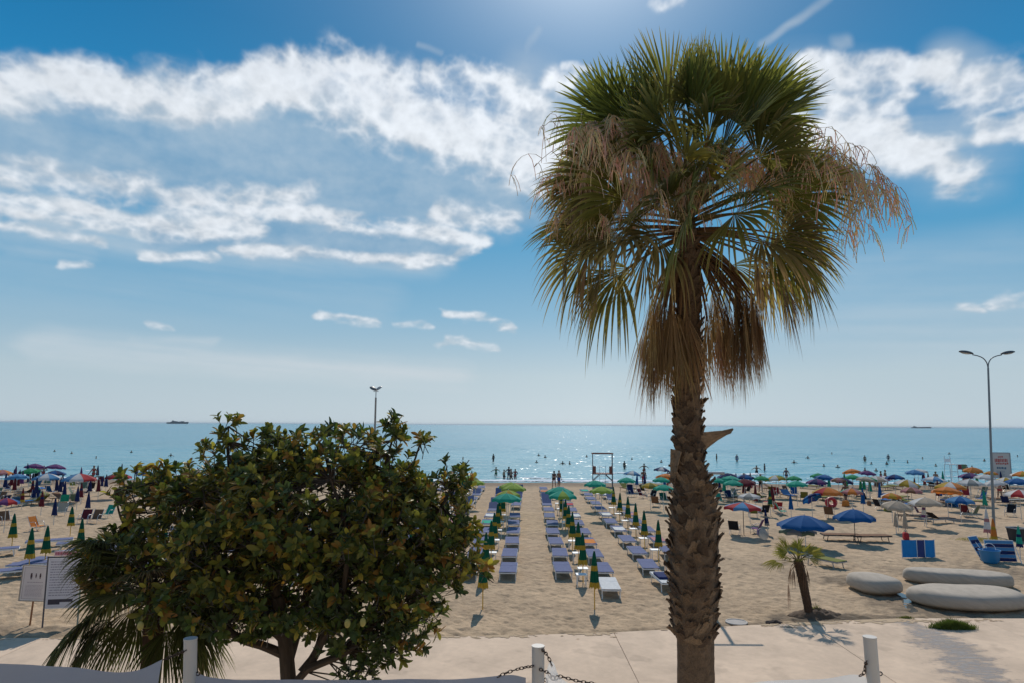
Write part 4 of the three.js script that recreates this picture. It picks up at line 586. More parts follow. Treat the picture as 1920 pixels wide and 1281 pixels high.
{
  const cols_ = [[-1.6, 0], [2.28, 1], [6.0, 2], [-5.2, 3], [-8.9, 4], [-12.6, 5], [-16.4, 6], [-20.2, 7]];
  for (const [x, ci] of cols_) {
    for (let k = 0; k < 13; k++) {
      const d = 28.9 + k * 3.3 + (ci === 2 ? 0.9 : ci > 2 ? 0.5 : 0), c = rowAt(x, d);
      if (d > 66) continue;
      if (ci > 5 && k > 5) continue;
      const front = ci === 1 && k === 0;
      for (const s of [-1, 1]) {
        if (ci === 0 && k < 1 && s === -1 && false) continue;
        if (rr2() < 0.05 && k > 1) continue;
        const p = c.clone().addScaledVector(acr, s * 0.81 + rr(-0.05, 0.05, rr2)).addScaledVector(along, 0.5 + rr(-0.12, 0.12, rr2)); p.y = sandY(p.x, p.z) * 0.6;
        const used = rr2();
        lounger(p, rowTurn + rr(-0.035, 0.035, rr2), { label: `lilac lounger, ${s < 0 ? 'magnolia' : 'palm'} side of the ${nth[k]} pair from the promenade, ${rowName[ci]}`, group: LGR, bed: 'lilac', frame: M.white, back: k > 4 && used < 0.35 ? 0.5 + rr2() * 0.3 : 0.0 });
        if (k > 1 && used > 0.80) { const tc = ['white', 'red', 'sky', 'orange', 'teal', 'pink'][Math.floor(rr2() * 6)]; towel(p.clone().setY(p.y + 0.375).addScaledVector(along, -0.22), rowTurn + rr(-0.06, 0.06, rr2), tc, `${tc === 'sky' ? 'light blue' : tc} towel on ${nth[k]} lounger pair from promenade, ${rowName[ci]}`); }
      }
      if (rr2() < 0.75) { const p = c.clone().addScaledVector(along, 0.05); p.y = sandY(p.x, p.z) * 0.6; sideTable(p, `white table within the ${nth[k]} lounger pair from the promenade, ${rowName[ci]}`, 'white tables along the lounger rows'); }
      const up = c.clone().addScaledVector(along, -0.78).addScaledVector(acr, rr(-0.06, 0.06, rr2)); up.y = 0;
      if (d < 51 || ci > 2) closedParasol(up, { label: `green and yellow folded parasol at ${nth[k]} lounger pair from promenade, ${rowName[ci]}`, group: PGR, h: rr(1.84, 1.96, rr2), tilt: rr(-0.03, 0.03, rr2), pole: M.yellowPole });
      spots.push(c);
    }
  }
}
// first parasols of the two rows beside the aisle, one lounger in white, one with a dark blue cushion
const GY = { group: PGR, pole: M.yellowPole };
closedParasol(level(1115, 1143), { ...GY, label: 'folded green and yellow parasol beside the white lounger at the row end', h: 1.93 });
closedParasol(level(905, 1143), { ...GY, label: 'folded green and yellow parasol standing alone before the row, touching the magnolia', h: 1.86 });
lounger(level(1142, 1112, 0).setY(0), rowTurn - 0.02, { label: 'plain white sun lounger at the promenade end of its row', bed: 'white' });
lounger(level(1246, 1100, 0).setY(0), rowTurn + 0.06, { label: 'white sun lounger with a dark blue cushion beside the tall palm trunk', bed: 'white', cushion: 'navy' });
sideTable(level(1090, 1098).setY(0), 'small square white table next to the white lounger');

// open parasols placed by the hem of their canopy (photo x, y of the hem, width in pixels)
const openAt = (px, py, wpx, o) => { const e = o.edge ?? 1.7, p = level(px, py, e), d = p.clone().sub(camera.position).length(), rad = wpx / FOCAL * -p.z / 2; p.y = 0; return openParasol(p, { rad: clamp(rad, 0.62, 1.25), ...o, edge: e }); };
const based = (px, pyBase, pyHem, wpx, o) => { const b = level(px, pyBase), h = deep(px, pyHem, -b.z).y, rad = wpx / FOCAL * -b.z / 2; return openParasol(b, { edge: h, rad, ...o }); };
for (const [x, y, w, c] of [[892, 906, 34, 'lime'], [958, 913, 44, 'lime'], [963, 917, 46, 'lime'], [953, 928, 46, 'yellow'], [950, 936, 56, 'teal'], [1049, 923, 52, 'teal'], [1055, 931, 54, 'green'], [1116, 909, 42, 'teal'], [1128, 921, 44, 'lime'], [880, 898, 30, 'lime']]) openAt(x, y, w, { cols: c === 'yellow' ? ['yellow', 'lime'] : c === 'green' ? ['teal', 'teal', 'lime'] : [c], label: OPL[c], group: 'open parasols at the seaward end of the rows', edge: 1.85 });

const TEAL = 'open sea green parasol in the crowd near the shore', TG = 'sea green parasols near the shore';
for (const [x, y, w, c] of [[1175, 902, 34, 'teal'], [1240, 901, 32, 'teal'], [1244, 916, 38, 'teal'], [1346, 902, 26, 'teal'], [1374, 907, 36, 'teal'], [1428, 898, 28, 'green'], [1460, 897, 29, 'green'], [1489, 898, 28, 'green'], [1494, 909, 38, 'teal'], [1534, 893, 28, 'green'], [1629, 900, 28, 'green'], [1599, 896, 29, 'green']]) openAt(x, y, w, { cols: [c === 'green' ? 'grass' : c], label: c === 'green' ? 'open grass green parasol in the crowd near the shore' : TEAL, group: TG });
openAt(1219, 912, 36, { cols: ['olive', 'yellow'], label: 'open yellow and olive parasol between the sea green ones by the shore' });
openAt(1398, 896, 34, { cols: ['navy', 'blue'], label: 'open dark blue parasol right by the water behind the palm trunk' });
openAt(1532, 905, 38, { cols: ['navy', 'purple'], label: 'open dull indigo parasol in front of a sea green one near the shore' });
openAt(1572, 901, 25, { cols: ['brown', 'pink'], label: 'small open brown parasol near the water, next to sea green parasols' });
openAt(1551, 924, 54, { cols: ['orange', 'yellow', 'red', 'orange'], label: 'large open parasol in orange, yellow and red panels above sunbathers' });
openAt(1597, 923, 40, { cols: ['orange', 'pink', 'teal', 'pink'], label: 'open parasol in orange, pink and green panels next to the big orange one' });
openAt(1405, 931, 42, { cols: ['white', 'grey'], label: 'open off-white parasol behind the striped flag-like one', rise: 0.2 });
based(1395, 1004, 951, 70, { cols: ['sky', 'red', 'white', 'red', 'sky', 'white'], label: 'open parasol with blue, red and white panels above a dark folding chair', rise: 0.26, pole: M.dark });
openAt(1522, 934, 38, { cols: ['blue', 'navy'], label: 'blue parasol tipped over to one side in front of the orange one', edge: 1.35, tiltZ: -0.55 });
based(1511, 1028, 985, 98, { cols: ['blue'], label: 'wide bright blue parasol set low on the sand, the larger of the two blue ones', rise: 0.5, pole: M.white });
based(1497, 1024, 996, 66, { cols: ['moss', 'grey'], label: 'low grey-green sunshade tucked under the wide blue parasol', rise: 0.12 });
based(1604, 1018, 971, 72, { cols: ['blue'], label: 'bright blue parasol over two dark slatted loungers', rise: 0.45, pole: M.dark });
openAt(1678, 896, 32, { cols: ['blue', 'navy'], label: 'open blue parasol by the water behind two standing people' });
openAt(1671, 931, 34, { cols: ['yellow', 'orange', 'white', 'orange'], label: 'open parasol in yellow, orange and white panels behind the beige canopies' });
openAt(1709, 921, 38, { cols: ['pink', 'brown', 'pink'], label: 'open dusty pink parasol between the orange and the beige ones' });
openAt(1682, 950, 54, { cols: ['beige'], label: 'plain beige parasol, the left of an overlapping beige pair, tilted to the sand', edge: 1.45, tiltX: 0.1, tiltZ: 0.12 }).userData.label = 'plain beige parasol, tilted low, with a dark chair at its side';
openAt(1735, 944, 58, { cols: ['beige', 'white', 'beige', 'beige'], label: 'large beige parasol with one pale panel over two dark loungers', edge: 1.5 });
openAt(1782, 914, 54, { cols: ['yellow', 'white', 'orange', 'yellow'], label: 'wide open parasol in yellow, orange and white panels below the white lifeguard chair' });
openAt(1819, 907, 46, { cols: ['white', 'grey'], label: 'open white parasol below a purple one near the lifeguard chair' });
openAt(1819, 894, 38, { cols: ['purple', 'navy'], label: 'open dark purple parasol by the water beside the lifeguard chair' });
openAt(1800, 940, 50, { cols: ['sky', 'blue'], label: 'open light blue parasol with a blue wind screen under it', edge: 1.4 });
openAt(1858, 888, 22, { cols: ['orange', 'yellow'], label: 'small open orange parasol behind the lamp post' });
openAt(1912, 928, 52, { cols: ['red', 'white'], label: 'open red and white striped parasol below the billboard' });
openAt(1918, 891, 40, { cols: ['orange', 'yellow', 'white'], label: 'open parasol in orange and yellow panels right of the billboard' });
openAt(1908, 905, 44, { cols: ['blue'], label: 'open plain blue parasol under the billboard' });
// left part of the beach
openAt(103, 889, 36, { cols: ['blue', 'navy'], label: 'open blue parasol near the water above a pale striped one' });
openAt(88, 897, 48, { cols: ['white', 'sky'], label: 'open parasol in white and light blue panels beside a blue one' });
openAt(148, 899, 64, { cols: ['sky', 'white', 'red', 'red'], label: 'wide open parasol in light blue, white and red panels' });
openAt(222, 895, 44, { cols: ['red', 'maroon'], label: 'open dark red parasol just above the magnolia leaves' });
openAt(273, 889, 30, { cols: ['blue'], label: 'small open blue parasol by the water behind the magnolia' });
openAt(337, 899, 44, { cols: ['white', 'blue'], label: 'open parasol in white and blue panels seen through the magnolia' });
openAt(12, 942, 42, { cols: ['purple', 'red', 'blue'], label: 'open purple, red and blue parasol among folded dark ones' });
openAt(4, 888, 36, { cols: ['pink', 'orange'], label: 'open pink and orange parasol far down the beach by the water' });
// folded parasols of other colours: [x, y of the foot, y of the top]
const foldAt = (px, pyFoot, pyTop, cols, label, o = {}) => { const b = level(px, pyFoot), h = deep(px, pyTop, -b.z).y; closedParasol(b, { h, low: h * 0.36, wide: clamp(h * 0.1, 0.13, 0.24), cols: cols.length === 1 ? Array(5).fill(cols[0]) : cols, label, ...o }); };
const NAVY = 'folded dark blue parasol on the far part of the beach', NG = 'folded dark parasols left of the magnolia', MAR = 'folded maroon parasol on the far part of the beach';
for (const [x, f, t_] of [[34, 921, 881], [8, 928, 888], [111, 938, 895], [100, 985, 934], [143, 957, 912], [167, 935, 897], [163, 970, 922], [52, 915, 885], [24, 912, 880], [190, 922, 894]]) foldAt(x, f, t_, ['navy'], NAVY, { group: NG });
for (const [x, f, t_] of [[59, 936, 898], [76, 967, 920], [150, 948, 905]]) foldAt(x, f, t_, ['maroon', 'maroon', 'navy', 'maroon', 'maroon'], MAR, { group: NG });
foldAt(40, 956, 915, ['yellow', 'maroon', 'yellow', 'maroon', 'maroon'], 'folded maroon parasol with yellow bands on the left part of the beach');
for (const [x, f, t_, lab] of [[21, 1034, 963, 'folded green and yellow parasol next to an orange canvas chair'], [83, 1066, 986, 'folded green and yellow parasol standing right behind the notice boards'], [131, 1006, 950, 'folded green and yellow parasol beside maroon and brown deck chairs']]) foldAt(x, f, t_, ['yellow', 'green', 'yellow', 'green', 'green'], lab, { group: PGR, wide: 0.2, pole: M.yellowPole });
foldAt(352, 930, 888, ['yellow', 'green', 'green', 'green', 'green'], 'folded dark green parasol seen through the thin top of the magnolia');
foldAt(1484, 972, 926, ['blue'], 'folded bright blue parasol behind the wide blue one');
foldAt(1445, 968, 919, ['yellow', 'green', 'yellow', 'green', 'green'], 'folded green and yellow parasol standing alone among sunbathers behind the palm');
foldAt(1441, 1003, 955, ['grey', 'navy', 'grey', 'navy', 'navy'], 'folded grey-blue parasol leaning over a pale round windscreen', { tilt: 0.1 });
foldAt(1716, 925, 896, ['maroon'], 'folded maroon parasol near the water in front of the lifeguard chair');
foldAt(1735, 921, 890, ['brown', 'red', 'brown', 'red', 'red'], 'folded rust red parasol beside a bundle of bags');
foldAt(1742, 917, 887, ['brown'], 'folded brown parasol beside a rust red one near the water');
foldAt(1734, 987, 940, ['purple', 'white', 'purple', 'white', 'purple'], 'folded parasol with purple and white stripes by two dark loungers');
foldAt(1681, 1003, 960, ['beige'], 'folded beige parasol next to another beige one, without a bag at its foot');
foldAt(1699, 1010, 957, ['beige'], 'folded beige parasol with a red bag at its foot');
foldAt(1854, 1024, 955, ['pink', 'white', 'pink', 'white', 'white'], 'folded pale pink parasol against the lamp post');
foldAt(1866, 1034, 972, ['yellow', 'orange', 'yellow', 'orange', 'orange'], 'folded orange parasol at the foot of the lamp post');
foldAt(1914, 1048, 986, ['navy', 'teal', 'navy', 'teal', 'teal'], 'folded teal and navy parasol beside a dark bin');
foldAt(1586, 921, 893, ['navy'], 'folded dark blue parasol near the shore among green ones');
// loungers of the free beach on the right
const DL = 'dark slatted lounger beside the bright blue parasol', darkFrame = M.wood;
const loAt = (px, py, turn, o) => lounger(level(px, py).setY(0), turn, o);
loAt(1577, 1014, 1.45, { label: 'dark lounger left of the pole of the bright blue parasol', bed: 'brown', frame: M.dark });
loAt(1634, 1016, 1.65, { label: 'dark lounger right of the pole of the bright blue parasol', bed: 'brown', frame: M.dark });
loAt(1548, 1062, 0.5, { label: 'olive green lounger with raised back behind the young palm', bed: 'olive', frame: M.grey, back: 0.7, l: 1.7 });
loAt(1712, 976, 1.3, { label: 'black lounger with raised back left of the striped folded parasol', bed: 'black', frame: M.dark, back: 0.6 });
loAt(1762, 982, 1.8, { label: 'black lounger with raised back right of the striped folded parasol', bed: 'black', frame: M.grey, back: 0.6 });
loAt(1880, 942, 1.5, { label: 'low wooden lounger below the billboard', bed: 'brown', frame: M.wood });
loAt(1908, 945, 1.5, { label: 'grey lounger under the red and white striped parasol', bed: 'grey', frame: M.wood });
for (const [x, y, tn, lab] of [[92, 1026, -1.05, 'lilac lounger set askew behind the notice boards, beside a folded green parasol'], [150, 1030, -1.1, 'lilac lounger set askew between low fan palm and notice boards'], [30, 1084, -1.0, 'lilac lounger set askew next to the framed notice board'], [-14, 1044, -1.0, 'lilac lounger set askew past the framed notice board'], [74, 1070, -1.05, 'lilac lounger set askew, half covered by the framed notice board']]) loAt(x, y, tn, { label: lab, bed: 'lilac', group: LGR });
// chairs: [x, y, colour, turn]
const chairs = [[1378, 1002, 'black', 2.6, 'black folding beach chair under the blue, red and white parasol'], [1418, 1000, 'purple', -2.2, 'purple beach chair in the shade of the blue, red and white parasol'], [1412, 970, 'olive', 2.9, 'olive beach chair in front of the off-white parasol'], [1432, 968, 'black', 3.3, 'black beach chair next to the folded green and yellow parasol'], [1458, 962, 'red', 3.0, 'red beach chair behind the folded green and yellow parasol'], [1460, 932, 'red', 0.2, 'tall red beach chair among the crowd behind the palm'], [1477, 928, 'brown', 0.4, 'brown beach chair among the crowd behind the palm'], [1556, 972, 'brown', 2.5, 'brown beach chair between the two blue parasols'], [1812, 968, 'maroon', 2.2, 'maroon beach chair facing the light blue parasol'], [1824, 970, 'moss', -2.6, 'moss green beach chair beside a maroon one'], [1650, 956, 'black', 1.9, 'black beach chair beside the plain beige parasol'], [1352, 945, 'teal', 0.4, 'teal beach chair just right of the palm trunk'], [1368, 938, 'navy', 0.1, 'navy beach chair near a teal one behind the palm'], [1508, 940, 'olive', 2.8, 'olive beach chair under the tipped blue parasol'], [1622, 920, 'maroon', 1.0, 'maroon beach chair under a sea green parasol near the shore'], [1645, 918, 'brown', -0.6, 'brown beach chair by two standing people'], [114, 968, 'beige', 0.3, 'beige deck chair on the left part of the beach'], [157, 982, 'maroon', 0.1, 'maroon deck chair next to a brown one left of the magnolia'], [177, 982, 'brown', 0.0, 'brown deck chair next to a maroon one left of the magnolia'], [200, 972, 'teal', -0.2, 'teal deck chair half behind the magnolia'], [69, 996, 'orange', 1.4, 'low orange canvas chair between folded parasols'], [88, 912, 'moss', 0.5, 'moss green chair under the white and light blue parasol'], [138, 916, 'olive', 1.2, 'olive chair under the wide red and blue parasol'], [10, 985, 'brown', 1.0, 'brown canvas chair on the left part of the beach'], [1205, 935, 'maroon', 0.8, 'maroon beach chair under the sea green parasols left of the palm'], [1222, 938, 'black', -0.8, 'black beach chair under the sea green parasols left of the palm'], [1186, 932, 'navy', 0.4, 'navy beach chair beside the seaward green parasols'], [1246, 944, 'green', 0.2, 'dark green beach chair under the lowest sea green parasol'], [1230, 950, 'brown', 2.7, 'brown beach chair in front of the sea green parasols']];
for (const [x, y, c, tn, lab] of chairs) beachChair(level(x, y).setY(0), tn, { label: lab, col: c });

// the rest of the crowd near the shore: more parasols, chairs and loungers, each of its own
{
  const r = rng(1212), hues = ['navy', 'blue', 'teal', 'grass', 'maroon', 'orange', 'purple', 'beige', 'sky', 'yellow', 'brown', 'white'], words = { navy: 'navy', blue: 'blue', teal: 'sea green', grass: 'grass green', maroon: 'maroon', orange: 'orange', purple: 'purple', beige: 'beige', sky: 'light blue', yellow: 'yellow', brown: 'brown', white: 'white', black: 'black', olive: 'olive', red: 'red', moss: 'moss green', grey: 'grey' };
  const put = (x0, x1, y0, y1, n, side) => { for (let k = 0; k < n; k++) {
    const px = rr(x0, x1, r), py = rr(y0, y1, r), b = level(px, py).setY(0), q = r(), side_ = side < 0 ? 'left of the magnolia' : side > 0 ? 'between palm trunk and billboard' : 'behind the lounger rows';
    if (q < (side < 0 ? 0.34 : 0.2)) { const c = side < 0 ? ['navy', 'navy', 'maroon', 'purple'][Math.floor(r() * 4)] : hues[Math.floor(r() * 5)]; closedParasol(b, { cols: Array(5).fill(c), h: rr(1.7, 2, r), low: 0.7, wide: 0.17, tilt: rr(-0.08, 0.08, r), label: `folded ${words[c]} parasol in the crowd ${side_}`, group: 'folded parasols in the beach crowd' }); }
    else if (q < 0.42) { const c = hues[Math.floor(r() * hues.length)], d = r() < 0.4 ? 'white' : c; openParasol(b, { edge: rr(1.45, 1.75, r), rad: rr(0.8, 1.0, r), cols: [c, d], tiltX: rr(-0.15, 0.15, r), tiltZ: rr(-0.15, 0.15, r), label: `open ${words[c]}${d !== c ? ' and white' : ''} parasol in the crowd ${side_}`, group: 'open parasols in the beach crowd' }); }
    else if (q < 0.78) { const c = ['navy', 'black', 'maroon', 'moss', 'blue', 'brown', 'red', 'teal'][Math.floor(r() * 8)]; beachChair(b, r() * 6.28, { col: c, label: `${words[c]} folding beach chair in the crowd ${side_}`, group: 'beach chairs in the crowd' }); }
    else { const c = ['brown', 'black', 'blue', 'grey', 'olive'][Math.floor(r() * 5)]; lounger(b, r() * 6.28, { bed: c, frame: r() < 0.5 ? M.dark : M.wood, back: r() < 0.6 ? 0.55 : 0, label: `${words[c]} lounger in the crowd ${side_}`, group: 'loungers in the beach crowd' }); }
  } };
  put(1350, 1900, 913, 950, 84, 1); put(1380, 1930, 944, 972, 14, 1); put(-30, 200, 902, 950, 54, -1); put(200, 420, 900, 940, 14, -1); put(1160, 1255, 914, 942, 12, 0);
}
// ---------------------------------------------------------------- stone seats, lamps, towers, signs
const concreteTex = dataTex(256, (u, v) => { const a = wfbm(u, v, 6, 6, 131, 0.6), b = wrapNoise(u, v, 90, 8) > 0.9 ? -0.1 : 0; const t = 0.82 + 0.34 * (a - 0.5) + b; return [t, t * 0.99, t * 0.97]; });
const M_STONE = mat(rgb(0.51, 0.43, 0.345), { roughness: 0.95, map: concreteTex, bumpMap: concreteTex, bumpScale: 0.008 });
function pebble(pos, turn, rx, rz, h, label, seed) {   // rounded slab: upright sides, generous top edge, undercut foot
  const n = 72, prof = [[0.34, -0.06], [0.22, 0.05], [0.09, 0.14], [0.015, 0.24], [0, 0.36], [0.004, 0.55], [0.03, 0.72], [0.085, 0.86], [0.17, 0.95], [0.28, 0.99], [0.42, 1.01], [0.6, 1.03], [0.8, 1.045], [0.995, 1.05]], P = [], I = [], U = [], thin = Math.min(rx, rz);
  prof.forEach(([ins, v], j) => { for (let i = 0; i <= n; i++) {
    const a = i / n * 6.283185, pe = 0.84, cx = Math.sign(Math.cos(a)) * Math.abs(Math.cos(a)) ** pe, cz = Math.sign(Math.sin(a)) * Math.abs(Math.sin(a)) ** pe, wob = 1 + 0.10 * N3(Math.cos(a) * 1.1 + seed, Math.sin(a) * 1.1, seed);
    const kx = (rx - Math.min(ins, 0.3) * thin) / rx * (ins > 0.3 ? (1 - ins) / 0.7 : 1), kz = (rz - Math.min(ins, 0.3) * thin) / rz * (ins > 0.3 ? (1 - ins) / 0.7 : 1), x = cx * rx * wob * kx, z = cz * rz * wob * kz, hump = 1 + 0.09 * N3(x * 0.9 + seed, seed, z * 0.8);
    P.push(x, v * h * (v > 0.3 ? hump : 1), z); U.push(x + v, z + v * 0.8);
    if (i && j) { const k = j * (n + 1) + i; I.push(k - n - 2, k - 1, k - n - 1, k - n - 1, k - 1, k); }
  } });
  const g = new THREE.BufferGeometry(); g.setAttribute('position', new THREE.Float32BufferAttribute(P, 3)); g.setAttribute('uv', new THREE.Float32BufferAttribute(U, 2)); g.setIndex(I); g.computeVertexNormals();
  const o = new THREE.Mesh(g, M_STONE); o.name = numbered('stone_bench'); o.position.copy(pos); o.rotation.y = turn; tag(o, label, 'bench', 'pebble shaped concrete seats'); scene.add(o); return o;
}
pebble(level(1638, 1108), 0.15, 0.84, 1.0, 0.56, 'round pebble shaped concrete seat, the smallest of the three by the young palm', 1.7);
pebble(level(1796, 1096), -0.30, 1.92, 0.74, 0.52, 'long slim pebble shaped concrete seat behind the larger one', 4.2);
pebble(level(1813, 1136), -0.03, 1.84, 1.12, 0.56, 'large long pebble shaped concrete seat at the promenade edge by the grass tuft', 8.1);

// street lamp with two curved arms
{
  const b = level(1864, 1006), top = deep(1853, 690, -b.z), t = thing('street_lamp', 'tall grey street lamp with two curved arms and flat heads, next to the billboard', 'street lamp', b), H = top.y, dx = top.x - b.x, px = -b.z / FOCAL;
  part('pole', [rod(V(0, -0.3, 0), V(dx * 0.5, H * 0.5, 0), 0.085, 0.065, 12), rod(V(dx * 0.5, H * 0.5, 0), V(dx, H, 0), 0.065, 0.05, 12)], mat(rgb(0.20, 0.22, 0.23), { roughness: 0.5, metalness: 0.3 }), t);
  part('base_plate', new THREE.CylinderGeometry(0.14, 0.16, 0.5, 14).translate(0, 0.2, 0), M.grey, t);
  const mm = mat(rgb(0.17, 0.19, 0.20), { roughness: 0.5, metalness: 0.3 });
  for (const s of [-1, 1]) {
    const arm = part('arm', tube([V(dx, H - 0.05, 0), V(dx + s * 0.06, H + 0.30, 0), V(dx + s * 0.24, H + 0.56, 0), V(dx + s * 0.52, H + 0.70, 0), V(dx + s * 0.86, H + 0.78, 0)], 0.032, 24, 8), mm, t);
    const g = new THREE.SphereGeometry(1, 20, 12); g.scale(0.44, 0.12, 0.16); const p = g.attributes.position; for (let k = 0; k < p.count; k++) { if (p.getY(k) < -0.02) p.setY(k, -0.02 + (p.getY(k) + 0.02) * 0.35); } g.computeVertexNormals();
    const head = part('lamp_head', g, mat(rgb(0.07, 0.075, 0.08), { roughness: 0.5 }), arm); head.position.set(dx + s * 1.24, H + 0.90, 0); head.rotation.z = s * 0.16;
    const lens = part('lens', new THREE.SphereGeometry(1, 16, 8).scale(0.28, 0.05, 0.12), mat(rgb(0.5, 0.5, 0.48), { roughness: 0.3 }), arm); lens.position.set(dx + s * 1.28, H + 0.86, 0); lens.rotation.z = s * 0.16;
  }
}
// flood light mast behind the magnolia
{
  const Z = 46, x = deep(703, 800, Z).x, b = V(x, 0, -Z), h = deep(703, 735, Z).y, hp = deep(703, 746, Z).y, t = thing('floodlight_mast', 'slim mast with two angled floodlights rising above the magnolia', 'street lamp', b);
  part('pole', rod(V(0, -0.3, 0), V(0, hp, 0), 0.085, 0.06, 12), mat(rgb(0.33, 0.29, 0.25), { roughness: 0.7 }), t);
  part('top_pole', rod(V(0, hp, 0), V(0, h, 0), 0.028, 0.028, 8), M.grey, t);
  for (const s of [-1, 1]) { const g = new THREE.SphereGeometry(0.25, 18, 9, 0, 6.283, 0, Math.PI * 0.5); g.scale(1, 0.55, 1); const hd = part('floodlight', g, mat(rgb(s < 0 ? 0.16 : 0.42, s < 0 ? 0.15 : 0.38, s < 0 ? 0.14 : 0.34), { roughness: 0.5 }), t); hd.position.set(s * 0.21, h + 0.2, 0.02 * s); hd.rotation.set(0.35, 0, s < 0 ? Math.PI - 0.45 - Math.PI : 0.55); const gl = part('lens', new THREE.CircleGeometry(0.235, 18).rotateX(Math.PI / 2), mat(rgb(0.6, 0.58, 0.54), { roughness: 0.25 }), hd); gl.position.y = 0.004; }
  part('bracket', box(0.34, 0.04, 0.04, 0, h + 0.02, 0), M.grey, t);
}
// T-shaped post hidden behind the palm trunk; its shadow falls across the promenade
{
  const b = level(1321, 1128), t = thing('shower_post', 'slim T-shaped post standing right behind the palm trunk', 'post', b), H = 4.5;
  part('pole', rod(V(0, -0.2, 0), V(0, H, 0), 0.06, 0.055, 10), M.grey, t);
  part('cross_arm', [rod(V(-0.85, H, 0), V(0.85, H, 0), 0.05, 0.05, 8)], M.grey, t);
}
// wooden lifeguard tower
{
  const b = level(1130, 912), t = thing('lifeguard_tower', 'red-brown wooden lifeguard tower frame with platform at the water edge', 'lifeguard tower', b, -0.12), W = 1.0, Dp = 0.75, H = 3.3, pf = 1.28, wm = mat(rgb(0.20, 0.075, 0.055), { roughness: 0.85 }), gm = mat(rgb(0.13, 0.13, 0.14), { roughness: 0.8 });
  for (const sx of [-1, 1]) for (const sz of [-1, 1]) part('post', box(0.085, H + 0.4, 0.085, sx * W, H / 2 - 0.2, sz * Dp, 0.01), gm, t);
  part('platform', box(2.14, 0.09, 1.66, 0, pf, 0, 0.01), wm, t);
  for (const sz of [-1, 1]) part('top_beam', box(2.24, 0.09, 0.07, 0, H + 0.02, sz * Dp), wm, t);
  for (const sx of [-1, 1]) { part('top_beam', box(0.07, 0.09, 1.42, sx * W, H + 0.022, 0), wm, t); part('side_panel', box(0.05, 0.72, 1.4, sx * (W - 0.07), pf + 0.42, 0), wm, t); part('front_panel', box(0.27, 0.72, 0.04, sx * (W - 0.2), pf + 0.42, Dp + 0.065), wm, t); for (const sz of [-1, 1]) part('brace', rod(V(sx * W, 0.55, sz * Dp), V(sx * 0.25, pf - 0.05, sz * Dp), 0.035, 0.035, 6), gm, t); }
  part('ladder', [rod(V(-0.3, -0.1, 1.2), V(-0.3, pf + 0.85, 0.84), 0.025, 0.025, 6), rod(V(0.3, -0.1, 1.2), V(0.3, pf + 0.85, 0.84), 0.025, 0.025, 6), ...[0.2, 0.5, 0.8, 1.1, 1.4, 2.0].map(y => rod(V(-0.3, y, 1.18 - y * 0.16), V(0.3, y, 1.18 - y * 0.16), 0.02, 0.02, 6))], M.steel, t);
}
// white lifeguard chair with a flag
{
  const b = level(1785, 906), s = -b.z / FOCAL, t = thing('lifeguard_chair', 'tall white lifeguard chair with a red and green flag, near the water', 'lifeguard chair', b, 0.1), w = 7 * s, H = deep(1785, 871, -b.z).y, T = deep(1785, 856, -b.z).y;
  for (const sx of [-1, 1]) { for (const sz of [-1, 1]) part('leg', rod(V(sx * w * 1.1, -0.2, sz * 0.55), V(sx * w, H, sz * 0.4), 0.05, 0.045, 6), M.white, t); part('back_post', rod(V(sx * w * 0.8, H, -0.4), V(sx * w * 0.8, T, -0.5), 0.04, 0.04, 6), M.white, t); }
  part('seat', box(w * 2.2, 0.08, 0.95, 0, H, 0, 0.01), M.white, t); part('cross_bar', box(w * 2.2, 0.07, 0.06, 0, H * 0.62, 0.48), M.white, t); part('backrest', box(w * 1.7, 0.35, 0.05, 0, H + 0.4, -0.46), M.white, t);
  const fx = w + 0.06; part('flag', [(() => { const g = box(0.45, 0.55, 0.015, fx + 0.25, H - 0.28, 0.45); return g; })()], mat(rgb(0.26, 0.05, 0.06), { roughness: 0.9 }), t); part('flag', [box(0.5, 0.85, 0.015, fx + 0.74, H - 0.42, 0.45)], mat(rgb(0.12, 0.20, 0.10), { roughness: 0.9 }), t); part('flag_bar', rod(V(w * 0.9, H + 0.02, 0.45), V(fx + 1.0, H + 0.02, 0.45), 0.02, 0.02, 6), M.white, t);
}
